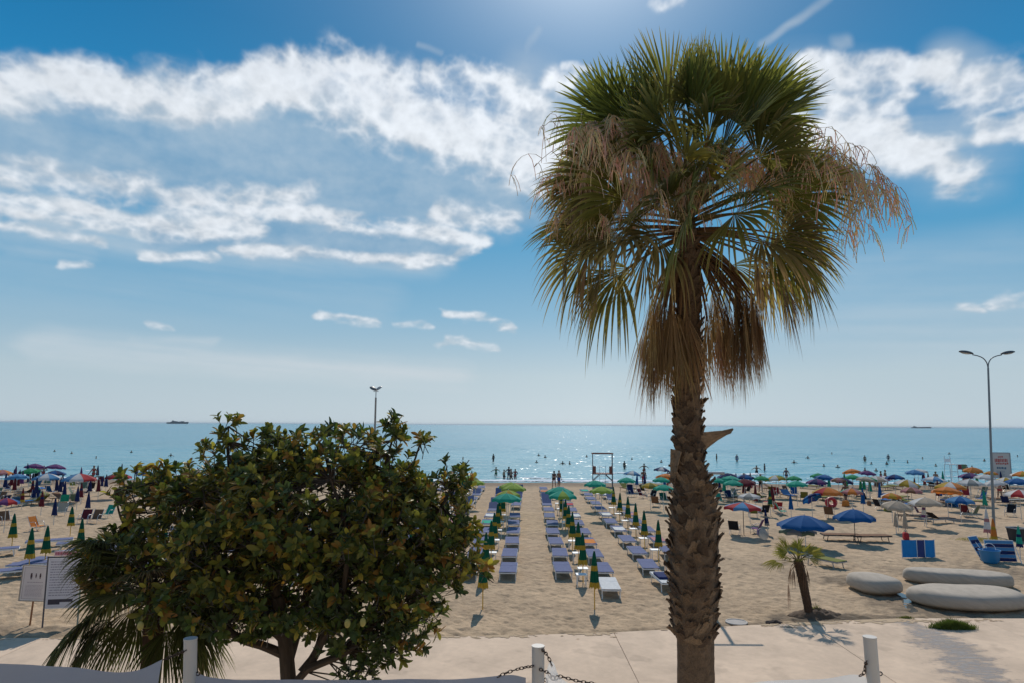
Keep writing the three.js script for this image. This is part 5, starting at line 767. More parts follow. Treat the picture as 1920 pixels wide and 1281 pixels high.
// billboard
{
  const b = level(1881, 912), s = -b.z / FOCAL, t = thing('billboard', 'upright white billboard with red lettering near the water beside the lamp', 'billboard', b, -0.25), w = 28 * s, y1 = deep(1881, 850, -b.z).y, y0 = deep(1881, 897, -b.z).y, h = y1 - y0;
  const print_ = canvasTex(256, 400, (c, W, Hh) => { const r = rng(8); c.fillStyle = '#c9c4bd'; c.fillRect(0, 0, W, Hh); c.fillStyle = '#b5534a'; for (const [y, hh, a, q] of [[40, 26, 80, 150], [82, 60, 26, 226], [150, 30, 40, 216]]) for (let x = a; x < q;) { const ww = 14 + r() * 14; c.fillRect(x, y + r() * 6, ww, hh - r() * 8); x += ww + 7; } c.fillStyle = '#4a6a80'; for (let x = 50; x < 200;) { const ww = 12 + r() * 18; c.fillRect(x, 220 + r() * 5, ww, 34); x += ww + 6; } c.fillStyle = '#7b8790'; for (let k = 0; k < 6; k++) c.fillRect(40, 285 + k * 17, 100 + r() * 80, 7); });
  part('panel', box(w, h, 0.08, 0, y0 + h / 2, 0), mat(rgb(0.5, 0.5, 0.5), { roughness: 0.7 }), t);
  const pr = part('print', new THREE.PlaneGeometry(w * 0.94, h * 0.96), mat(0xffffff, { map: print_, roughness: 0.7 }), t); pr.position.set(0, y0 + h / 2, 0.045);
  part('frame', [box(0.09, h + 0.12, 0.12, w / 2 + 0.046, y0 + h / 2, 0), box(0.09, h + 0.12, 0.12, -w / 2 - 0.046, y0 + h / 2, 0), box(w, 0.07, 0.12, 0, y1 + 0.036, 0)], M.grey, t);
  for (const sx of [-1, 1]) part('post', rod(V(sx * w * 0.4, -0.3, -0.06), V(sx * w * 0.4, y0 + 0.05, -0.06), 0.06, 0.06, 8), M.grey, t);
}
// notice boards on the left
{
  const lines = (c, x0, x1, y0, y1, n, r) => { const st = (y1 - y0) / n; for (let k = 0; k < n; k++) for (let x = x0; x < x1 - 8;) { const w = 6 + r() * 26; c.fillRect(x, y0 + k * st, Math.min(w, x1 - x), st * 0.42); x += w + 5; } };
  const bA = level(55, 1173), sA = -bA.z / FOCAL, tA = thing('notice_board', 'framed white notice board with three small figures, on a rusty leg', 'sign', bA, 0.12); tA.rotation.z = -0.045;
  const yA0 = deep(57, 1126, -bA.z).y, yA1 = deep(60, 1062, -bA.z).y, wA = 44 * sA, hA = yA1 - yA0;
  const tx = canvasTex(320, 460, (c, W, Hh) => { const r = rng(3); c.fillStyle = '#c8bfbd'; c.fillRect(0, 0, W, Hh); c.strokeStyle = '#9b8c8a'; c.lineWidth = 4; c.strokeRect(12, 12, W - 24, Hh - 24); c.fillStyle = '#3c2830'; for (const [x, k] of [[105, 1.2], [165, 0.8], [220, 1]]) { c.beginPath(); c.arc(x, 98, 10 * k, 0, 7); c.fill(); c.fillRect(x - 11 * k, 108, 22 * k, 36 * k); c.fillRect(x - 8 * k, 120, 6 * k, 46 * k); c.fillRect(x + 2 * k, 120, 6 * k, 46 * k); } c.fillStyle = '#8d7d84'; lines(c, 60, 260, 212, 232, 1, r); c.fillStyle = '#a3979b'; lines(c, 45, 270, 255, 420, 9, r); });
  part('board', box(wA, hA, 0.03, 0, yA0 + hA / 2, 0), M.white, tA); const pA = part('print', new THREE.PlaneGeometry(wA * 0.95, hA * 0.96), mat(0xffffff, { map: tx, roughness: 0.7 }), tA); pA.position.set(0, yA0 + hA / 2, 0.019);
  part('frame', [box(0.035, hA + 0.05, 0.05, wA / 2 + 0.018, yA0 + hA / 2, 0), box(0.035, hA + 0.05, 0.05, -wA / 2 - 0.018, yA0 + hA / 2, 0), box(wA, 0.03, 0.05, 0, yA1 + 0.016, 0), box(wA, 0.03, 0.05, 0, yA0 - 0.016, 0)], mat(rgb(0.34, 0.29, 0.24), { roughness: 0.8 }), tA);
  part('leg', rod(V(0, -0.25, -0.02), V(0, yA0 + 0.1, -0.03), 0.028, 0.028, 8), mat(rgb(0.28, 0.13, 0.06), { roughness: 0.9 }), tA);
  const bB = level(112, 1175), sB = -bB.z / FOCAL, tB = thing('notice_board', 'large pale notice board with rows of text under a red header', 'sign', bB, 0.16), yB0 = deep(112, 1141, -bB.z).y, yB1 = deep(112, 1046, -bB.z).y, yH = deep(112, 1033, -bB.z).y, wB = 54 * sB, hB = yB1 - yB0;
  const ty = canvasTex(320, 560, (c, W, Hh) => { const r = rng(4); c.fillStyle = '#c3c0c6'; c.fillRect(0, 0, W, Hh); c.fillStyle = '#8f8c95'; lines(c, 20, 292, 30, 440, 14, r); c.fillStyle = '#3a3540'; c.fillRect(20, 462, 250, 34); c.fillRect(20, 496, 120, 26); });
  const th = canvasTex(320, 64, (c, W, Hh) => { const r = rng(6); c.fillStyle = '#c9a7ae'; c.fillRect(0, 0, W, Hh); c.fillStyle = '#9c3d50'; for (let x = 12; x < 300;) { const w = 8 + r() * 12; c.fillRect(x, 14, w, 36); x += w + 5; } });
  part('board', box(wB, hB, 0.03, 0, yB0 + hB / 2, 0), M.white, tB); { const p = part('print', new THREE.PlaneGeometry(wB * 0.97, hB * 0.97), mat(0xffffff, { map: ty, roughness: 0.7 }), tB); p.position.set(0, yB0 + hB / 2, 0.019); }
  part('header', box(wB * 0.78, yH - yB1 - 0.05, 0.03, 0.04, (yH + yB1) / 2 + 0.03, 0), M.white, tB); { const p = part('header_print', new THREE.PlaneGeometry(wB * 0.77, yH - yB1 - 0.06), mat(0xffffff, { map: th, roughness: 0.7 }), tB); p.position.set(0.04, (yH + yB1) / 2 + 0.03, 0.019); }
  for (const sx of [-1, 1]) part('post', rod(V(sx * (wB / 2 + 0.03), -0.3, 0), V(sx * (wB / 2 + 0.03), yB1 + (sx < 0 ? 0.05 : 0.15), 0), 0.026, 0.026, 8), mat(sx < 0 ? rgb(0.10, 0.09, 0.10) : rgb(0.22, 0.26, 0.22), { roughness: 0.7 }), tB);
  part('top_rail', box(wB + 0.06, 0.035, 0.04, 0, yB1 + 0.02, -0.005), M.dark, tB);
}
// post and chain fence with sagging white cloth, on the terrace
{
  const Z = 8.0, GP = 'posts of the chain fence', pm = mat(rgb(0.52, 0.49, 0.45), { roughness: 0.55, bumpMap: concreteTex, bumpScale: 0.002 }), floorY = 2.51;
  const posts = [[357, 1200, 1281, 356, 'white steel post in front of the low fan palm'], [1009, 1214, 1281, 1009, 'white steel post with two rusty chains between the magnolia and the palm'], [1631, 1197, 1281, 1638, 'white steel post leaning a little, with a rusty hook, right of the palm'], [-330, 1195, 1281, -330, 'white steel post beyond the low fan palm'], [2260, 1200, 1281, 2262, 'white steel post next to the stone seats']];
  for (const [px, py, pb, pbx, lab] of posts) {
    const top = deep(px, py, Z), bot = deep(pbx, pb, Z), k = (top.y - floorY) / (top.y - bot.y), t = thing('fence_post', lab, 'post', V(top.x + (bot.x - top.x) * k, floorY, -Z), 0, GP), v = V(top.x - t.position.x, top.y - floorY, 0);
    part('pipe', rod(V(0, -0.02, 0), v, 0.07, 0.07, 28), pm, t); const cap = part('cap', new THREE.CylinderGeometry(0.073, 0.073, 0.018, 28), pm, t); cap.position.copy(v).add(V(0, 0.009, 0)); part('foot_plate', new THREE.CylinderGeometry(0.12, 0.12, 0.015, 24).translate(0, 0.008, 0), M.grey, t);
    part('eye_bolt', new THREE.TorusGeometry(0.02, 0.006, 6, 12).translate(v.x * 0.7 + 0.085, v.y * 0.72, 0.0), M.dark, t);
  }
  const rust = mat(rgb(0.075, 0.05, 0.04), { roughness: 0.8, metalness: 0.3 });
  const linkGeo = new THREE.TorusGeometry(0.018, 0.0055, 6, 12).scale(1.45, 0.85, 1);
  const chain = (pts, label) => { const P = pts.map(q => deep(q[0], q[1], Z - (q[2] || 0))), c = new THREE.CatmullRomCurve3(P), n = Math.max(3, Math.round(c.getLength() / 0.043)), t = thing('chain', label, 'chain', P[0]); for (let k = 0; k < n; k++) { const l = part('link', linkGeo, rust, t), a = c.getPointAt((k + 0.5) / n), d = c.getTangentAt((k + 0.5) / n); l.position.copy(a).sub(P[0]); l.quaternion.setFromUnitVectors(V(1, 0, 0), d).multiply(new THREE.Quaternion().setFromAxisAngle(V(1, 0, 0), k % 2 ? 1.5 : 0.1)); } };
  chain([[1000, 1249, 0.08], [975, 1254], [950, 1262], [932, 1270]], 'rusty chain tied to the cloth edge on the magnolia side of the middle post');
  chain([[1017, 1218, 0.08], [1026, 1229], [1035, 1247]], 'short rusty chain holding up the peaked cloth corner at the middle post');
  chain([[1012, 1255, 0.08], [1032, 1263], [1060, 1271], [1082, 1277], [1120, 1283]], 'rusty chain leading from the middle post towards the palm trunk');
  chain([[1625, 1240, 0.08], [1622, 1250], [1620, 1262], [1612, 1268]], 'rusty chain hanging from the leaning post right of the palm');
  chain([[348, 1220, 0.08], [330, 1228], [305, 1238]], 'rusty chain tying the blue-shaded cloth to the post by the fan palm');
  // cloth: top edge from photo points, falling to the terrace in folds
  const white = cloth(rgb(0.80, 0.80, 0.80), 0.5), thick = cloth(rgb(0.33, 0.355, 0.41), 0.06);  // the second has the grey-blue shade of its backlit side put into the colour
  const sheet = (pts, lab, seed) => {
    const c = new THREE.CatmullRomCurve3(pts.map(q => deep(q[0], q[1], Z - (q[2] || 0)))), n = 90, m = 18, P = [], I = [], U = [], o = c.getPointAt(0);
    for (let i = 0; i <= n; i++) { const p = c.getPointAt(i / n); for (let j = 0; j <= m; j++) { const v = j / m, drop = (p.y - floorY - 0.05) * v, bulge = 0.10 * Math.sin(v * Math.PI * 0.8) + 0.05 * v * Math.sin(p.x * 5 + seed) + 0.03 * N3(p.x * 2.2, v * 2, seed) ; P.push(p.x - o.x + 0.02 * N3(p.x * 3, v * 3, seed + 5), p.y - o.y - drop, p.z - o.z + bulge); U.push(p.x, v); if (i && j) { const k = i * (m + 1) + j; I.push(k - m - 2, k - 1, k - m - 1, k - m - 1, k - 1, k); } } }
    const g = new THREE.BufferGeometry(); g.setAttribute('position', new THREE.Float32BufferAttribute(P, 3)); g.setAttribute('uv', new THREE.Float32BufferAttribute(U, 2)); g.setIndex(I); g.computeVertexNormals();
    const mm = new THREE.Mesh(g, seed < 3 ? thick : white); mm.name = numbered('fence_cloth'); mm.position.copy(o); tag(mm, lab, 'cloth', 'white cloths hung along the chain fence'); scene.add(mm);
  };
  sheet([[-325, 1215], [-200, 1232], [0, 1244], [120, 1251], [230, 1261], [262, 1256], [306, 1236]], 'cloth painted in its grey-blue shade, pulled up to a point beside the low fan palm', 1);
  sheet([[368, 1262], [395, 1271], [600, 1275], [800, 1274], [890, 1272], [960, 1266], [986, 1272]], 'cloth painted in its grey-blue shade, hung between two posts below the magnolia trunk', 2);
  sheet([[1022, 1268], [1031, 1239], [1037, 1243], [1048, 1268], [1075, 1284], [1250, 1296], [1370, 1286], [1440, 1277], [1540, 1273], [1600, 1266], [1618, 1268], [1655, 1284]], 'white cloth with a sharp peak by the middle post, sagging past the palm trunk', 3);
}
// blue wind screen, folded chairs, tub, bin and other beach gear on the right
{
  const b = level(1723, 1046), s = -b.z / FOCAL, t = thing('windscreen', 'blue cloth windscreen with two white seams standing on the sand', 'windscreen', b, 0.05), w = 62 * s, h = 30 * s * 1.02;
  const xs = [-w / 2, -w * 0.04, w * 0.2, w / 2];
  for (let k = 0; k < 3; k++) { const a = xs[k], c = xs[k + 1], g = new THREE.PlaneGeometry(c - a - 0.03, h, 10, 6), p = g.attributes.position; for (let q = 0; q < p.count; q++) p.setZ(q, 0.05 * Math.sin((p.getX(q) / (c - a) + 0.5) * Math.PI) + 0.015 * N3(p.getX(q) * 6, p.getY(q) * 5, k)); g.computeVertexNormals(); part('cloth_panel', g, F(k === 1 ? 'navy' : 'blue', 0.35), t).position.set((a + c) / 2, h / 2 + 0.02, 0); }
  for (const x of xs) part('stake', rod(V(x, -0.3, 0), V(x, h + 0.05, 0), 0.018, 0.018, 6), M.white, t);
}
{
  const gp = 'striped folding chairs stacked by the lamp post', nm = ['navy and white striped folding chair leaning against a blue tub', 'navy and white striped folding chair lying on its side past the blue tub'];
  [[1846, 1046, 0.5, 0.5, 0.95], [1880, 1053, -0.15, 0.25, 1.0]].forEach(([px, py, turn, lean, k], i) => { const t = thing('folding_chair', nm[i], 'chair', level(px, py), turn, gp), w = i ? 1.25 : 0.75, h = i ? 0.95 : 1.05; const fr = new THREE.Group(); fr.name = 'back_frame'; fr.rotation.x = -lean; t.add(fr); part('rail', [rod(V(-w / 2, 0, 0), V(-w / 2, h, 0), 0.016, 0.016, 6), rod(V(w / 2, 0, 0), V(w / 2, h, 0), 0.016, 0.016, 6), rod(V(-w / 2, h, 0), V(w / 2, h, 0), 0.02, 0.02, 6)], M.white, fr); for (let q = 0; q < 6; q++) part('cloth_stripe', box(w - 0.03, h / 6.2, 0.012, 0, (q + 0.5) * h / 6, 0.004), F(q % 2 ? 'sky' : 'navy', 0.15), fr); for (const sx of [-1, 1]) part('leg', rod(V(sx * w / 2, -0.03, 0.4), V(sx * w / 2, h * 0.7, -0.3 * lean), 0.016, 0.016, 6), M.white, t); });
  const tub = thing('tub', 'bright blue plastic tub between striped folding chairs', 'tub', level(1857, 1056), 0); const pr = [[0.26, 0], [0.36, 0.1], [0.42, 0.55], [0.45, 0.56], [0.45, 0.6], [0.41, 0.6], [0.34, 0.12], [0.02, 0.1]].map(q => new THREE.Vector2(...q)); part('body', new THREE.LatheGeometry(pr, 28), mat(rgb(0.02, 0.19, 0.42), { roughness: 0.4 }), tub); part('handle', new THREE.TorusGeometry(0.3, 0.015, 6, 20, Math.PI).translate(0, 0.58, 0), M.white, tub);
  const bin = thing('bin', 'dark square waste bin at the far edge of the free beach', 'bin', level(1907, 1014), 0.2); const bx = new THREE.CylinderGeometry(0.46, 0.36, 0.68, 4, 1, true).rotateY(Math.PI / 4); bx.translate(0, 0.34, 0); part('body', bx, mat(rgb(0.03, 0.03, 0.035), { roughness: 0.8 }), bin); part('rim', [box(0.7, 0.06, 0.06, 0, 0.69, 0.32), box(0.7, 0.06, 0.06, 0, 0.69, -0.32), box(0.06, 0.06, 0.58, 0.32, 0.69, 0), box(0.06, 0.06, 0.58, -0.32, 0.69, 0)], M.grey, bin);
  const disc = thing('round_screen', 'pale round pop-up screen leaning beneath a folded grey-blue parasol', 'screen', level(1434, 1021), 0.3); { const g = new THREE.SphereGeometry(0.5, 24, 10, 0, 6.283, 0, 0.75); g.scale(0.85, 0.4, 0.85); g.rotateX(1.2); g.translate(0, 0.45, -0.2); part('cover', g, fabric(0.5, 0.47, 0.42, 0.2), disc); part('rim', new THREE.TorusGeometry(0.29, 0.02, 6, 28).rotateX(1.2 - Math.PI / 2).translate(0, 0.52, -0.15), M.grey, disc); }
  const ringO = thing('swim_ring', 'red inflatable swim ring standing behind the two blue parasols', 'swim ring', level(1559, 953), 0.2); part('ring', new THREE.TorusGeometry(0.36, 0.16, 12, 28).scale(1, 0.8, 1).translate(0, 0.42, 0), mat(rgb(0.42, 0.02, 0.03), { roughness: 0.45 }), ringO); part('valve', new THREE.CylinderGeometry(0.02, 0.025, 0.05, 8).rotateX(Math.PI / 2).translate(0.36, 0.42, 0.17), M.white, ringO);
  const bag = (px, py, c, lab, k = 1) => { const t = thing('beach_bag', lab, 'bag', level(px, py), R() * 3); const g = new RoundedBoxGeometry(0.46 * k, 0.36 * k, 0.24 * k, 4, 0.08); const p = g.attributes.position; for (let q = 0; q < p.count; q++) p.setX(q, p.getX(q) * (1 - 0.25 * (p.getY(q) / 0.36 + 0.5))); g.computeVertexNormals(); g.translate(0, 0.17 * k, 0); part('body', g, F(c, 0), t); for (const s of [-1, 1]) part('handle', new THREE.TorusGeometry(0.12 * k, 0.012, 6, 14, Math.PI).translate(0, 0.33 * k, s * 0.05), M.dark, t); };
  bag(1699, 1012, 'red', 'red beach bag at the foot of a folded beige parasol', 1.1); bag(1752, 912, 'black', 'big black bag among folded parasols near the water', 2.2); bag(1630, 948, 'brown', 'brown beach bag beside the orange and green parasol'); bag(1586, 950, 'orange', 'orange beach bag behind the bright blue parasol', 1.3); bag(1665, 960, 'olive', 'olive beach bag under the plain beige parasol', 1.2); bag(1424, 1004, 'purple', 'purple beach bag next to a pale round screen'); bag(1785, 950, 'blue', 'blue cooler bag under the light blue parasol', 1.8); bag(1450, 950, 'brown', 'brown beach bag by a red chair', 1.1);
}
// small things at the promenade edge
{
  const dc = thing('drain_cover', 'pale round drain cover set in the sand next to the palm trunk', 'drain cover', level(1381, 1168)); part('disc', new THREE.CylinderGeometry(0.3, 0.31, 0.05, 32).translate(0, 0.0, 0), mat(rgb(0.42, 0.38, 0.35), { roughness: 0.8, map: concreteTex }), dc); part('rim', new THREE.TorusGeometry(0.32, 0.025, 6, 32).rotateX(Math.PI / 2).translate(0, 0.02, 0), mat(rgb(0.5, 0.46, 0.41), { roughness: 0.9 }), dc);
  const rag = level(1452, 1172); const rg = new THREE.Mesh((() => { const g = new THREE.IcosahedronGeometry(0.16, 2), p = g.attributes.position; for (let k = 0; k < p.count; k++) { const n = 1 + 0.5 * N3(p.getX(k) * 9, p.getY(k) * 9, p.getZ(k) * 9); p.setXYZ(k, p.getX(k) * 1.6 * n, Math.max(-0.02, p.getY(k) * 0.6 * n), p.getZ(k) * n * 0.8); } g.computeVertexNormals(); return g; })(), mat(rgb(0.05, 0.035, 0.03), { roughness: 1 })); rg.name = 'stone'; rg.position.copy(rag).setY(0.04); tag(rg, 'dark jagged stone on the sand between drain cover and young palm', 'stone'); scene.add(rg);
  // grass
  const tuft = (cx, cy, wx, wz, n, lab, hh, seed, col) => { const p0 = level(cx, cy, paveY), r = rng(seed), P = [], Cc = [], I = []; for (let k = 0; k < n; k++) { const a = r() * 6.283, q = Math.sqrt(r()), lob = 0.75 + 0.5 * N3(Math.cos(a) * 2.2 + seed, Math.sin(a) * 2.2, seed), x = Math.cos(a) * q * wx * lob * (0.7 + 0.6 * r()), z = Math.sin(a) * q * wz * lob * (0.7 + 0.6 * r()), h = hh * (1 - 0.6 * q) * rr(0.6, 1.3, r), b = r() * 6.283, lx = Math.cos(b) * h * 0.6, lz = Math.sin(b) * h * 0.6, w = 0.007, o = P.length / 3, kc = rr(0.7, 1.3, r); P.push(x - w, 0, z, x + w, 0, z, x + lx * 0.4 - w * 0.7, h * 0.7, z + lz * 0.4, x + lx * 0.4 + w * 0.7, h * 0.7, z + lz * 0.4, x + lx, h, z + lz); for (let e = 0; e < 5; e++) Cc.push(col[0] * kc, col[1] * kc, col[2] * kc); I.push(o, o + 1, o + 2, o + 1, o + 3, o + 2, o + 2, o + 3, o + 4); } const g = new THREE.BufferGeometry(); g.setAttribute('position', new THREE.Float32BufferAttribute(P, 3)); g.setAttribute('color', new THREE.Float32BufferAttribute(Cc, 3)); g.setIndex(I); g.computeVertexNormals(); const m = new THREE.Mesh(g, leafMat(0.4)); m.name = numbered('grass'); m.position.copy(p0); m.userData.kind = 'stuff'; m.userData.label = lab; m.userData.category = 'grass'; scene.add(m); };
  tuft(1786, 1179, 0.72, 0.22, 2600, 'thick green grass tuft growing from the promenade edge by the large stone seat', 0.3, 12, [0.09, 0.13, 0.022]);
  tuft(1530, 1150, 0.16, 0.1, 200, 'few grass blades at the foot of the young palm', 0.3, 13, [0.14, 0.15, 0.03]);
  tuft(1838, 1013, 1.6, 0.8, 900, 'sparse yellowish weeds on the sand beside the lamp post', 0.14, 14, [0.30, 0.26, 0.08]);
  tuft(1700, 1160, 0.3, 0.1, 200, 'short weeds along the promenade edge between stone seats', 0.1, 15, [0.14, 0.15, 0.03]);
  // water lying between the stone seats and running over the promenade
  const wet = mat(rgb(0.17, 0.155, 0.14), { roughness: 0.16, side: THREE.FrontSide });
  const pool = (pts, y, seed, name, m) => { const poly = pts.map(q => level(q[0], q[1], y)), c = poly.reduce((a, p) => a.add(p), V(0, 0, 0)).multiplyScalar(1 / poly.length), cu = new THREE.CatmullRomCurve3(poly, true), sh = new THREE.Shape(cu.getPoints(70).map((p, i) => new THREE.Vector2((p.x - c.x) * (1 + 0.10 * N3(i * 0.6, seed, 1)), -(p.z - c.z) * (1 + 0.10 * N3(i * 0.6, seed, 5))))); const g = new THREE.ShapeGeometry(sh); g.rotateX(-Math.PI / 2); const o = new THREE.Mesh(g, m); o.name = numbered(name); o.position.set(c.x, y, c.z); o.userData.kind = 'structure'; scene.add(o); };
  const pw = level(1700, 1131), puddleY = sandY(pw.x, pw.z) + 0.012;
  pool([[1682, 1112], [1690, 1126], [1700, 1142], [1712, 1150], [1722, 1150], [1712, 1136], [1706, 1122], [1694, 1110]], puddleY, 3, 'puddle', mat(rgb(0.10, 0.10, 0.09), { roughness: 0.05, side: THREE.FrontSide }));
  // damp grey stain where water runs over the concrete
  { const mid = [[1698, 1163], [1745, 1192], [1790, 1222], [1830, 1255], [1868, 1300], [1900, 1345]].map(q => level(q[0], q[1], paveY)), wd = [0.45, 0.9, 1.05, 1.1, 1.05, 1.0], x0 = Math.min(...mid.map(p => p.x)) - 1.3, x1 = Math.max(...mid.map(p => p.x)) + 1.3, z0 = Math.max(Math.min(...mid.map(p => p.z)), edgeZ(mid[0].x) + 0.1), z1 = Math.max(...mid.map(p => p.z)) + 0.6;
    const al = dataTex(512, (u, v) => { const x = lerp(x0, x1, u), z = lerp(z1, z0, v); let best = 9; for (let k = 0; k + 1 < mid.length; k++) { const a = mid[k], b = mid[k + 1], dx = b.x - a.x, dz = b.z - a.z, t = clamp(((x - a.x) * dx + (z - a.z) * dz) / (dx * dx + dz * dz)); best = Math.min(best, Math.hypot(x - a.x - dx * t, z - a.z - dz * t) / lerp(wd[k], wd[k + 1], t)); } const n = fbm(x * 1.3, 4.4, z * 2.4, 4) * 1.2 + 0.5 * fbm(x * 7, 3.1, z * 11, 3); const rim = Math.min(u, 1 - u, v, 1 - v); return clamp(sst(0.95, 0.15, best + n * 0.8) * (0.62 + 0.9 * fbm(x * 4, 8.2, z * 9, 4))) * sst(0, 0.03, rim); }, false, false);
    const g = new THREE.PlaneGeometry(x1 - x0, z1 - z0); g.rotateX(-Math.PI / 2); const o = new THREE.Mesh(g, mat(rgb(0.30, 0.275, 0.26), { roughness: 0.8, alphaMap: al, transparent: true, side: THREE.FrontSide })); o.position.set((x0 + x1) / 2, paveY + 0.007, (z0 + z1) / 2); o.name = 'damp_patch'; o.userData.kind = 'structure'; scene.add(o); }
}
// ---------------------------------------------------------------- ships on the horizon
{
  const ship = (px, D, len, lab, o) => {
    const p = deep(px, 798, D); const t = thing('cargo_ship', lab, 'ship', V(p.x, -0.16, -D), o.turn || 0, 'ships on the horizon'), hm = mat(rgb(...o.hull), { roughness: 0.7 });
    const sh = new THREE.Shape(); sh.moveTo(-len / 2, -3); sh.lineTo(-len / 2 - 2, o.h); sh.lineTo(len / 2 + 6, o.h + 3); sh.lineTo(len / 2, -3); sh.closePath();
    const g = new THREE.ExtrudeGeometry(sh, { depth: 22, bevelEnabled: false }); g.translate(0, 0, -11); part('hull', g, hm, t);
    part('deckhouse', box(len * 0.12, o.h * 0.9, 18, -len * o.house, o.h * 1.45, 0), mat(rgb(...o.up), { roughness: 0.7 }), t); part('funnel', box(len * 0.04, o.h * 0.5, 6, -len * (o.house + 0.03), o.h * 2.1, 0), hm, t);
    part('mast', rod(V(len * 0.35, o.h, 0), V(len * 0.35, o.h * 1.9, 0), 0.8, 0.5, 6), hm, t);
    if (o.cargo) for (let k = 0; k < 7; k++) part('cargo_stack', box(len * 0.1, o.h * (0.30 + 0.22 * ((k * 7) % 3)), 18, -len * 0.28 + k * len * 0.108, o.h * 1.16 + o.h * 0.11 * ((k * 7) % 3), 0), mat(rgb(...o.up), { roughness: 0.8 }), t);
  };
  ship(332, 4200, 118, 'long cargo ship with a high deckhouse, dark against the horizon above the magnolia', { h: 9, hull: [0.03, 0.05, 0.07], up: [0.06, 0.08, 0.1], house: 0.2, cargo: true });
  ship(1727, 5200, 135, 'low flat tanker on the horizon beside the street lamp', { h: 7, hull: [0.05, 0.06, 0.07], up: [0.1, 0.11, 0.12], house: 0.36, turn: 0.03 });
}
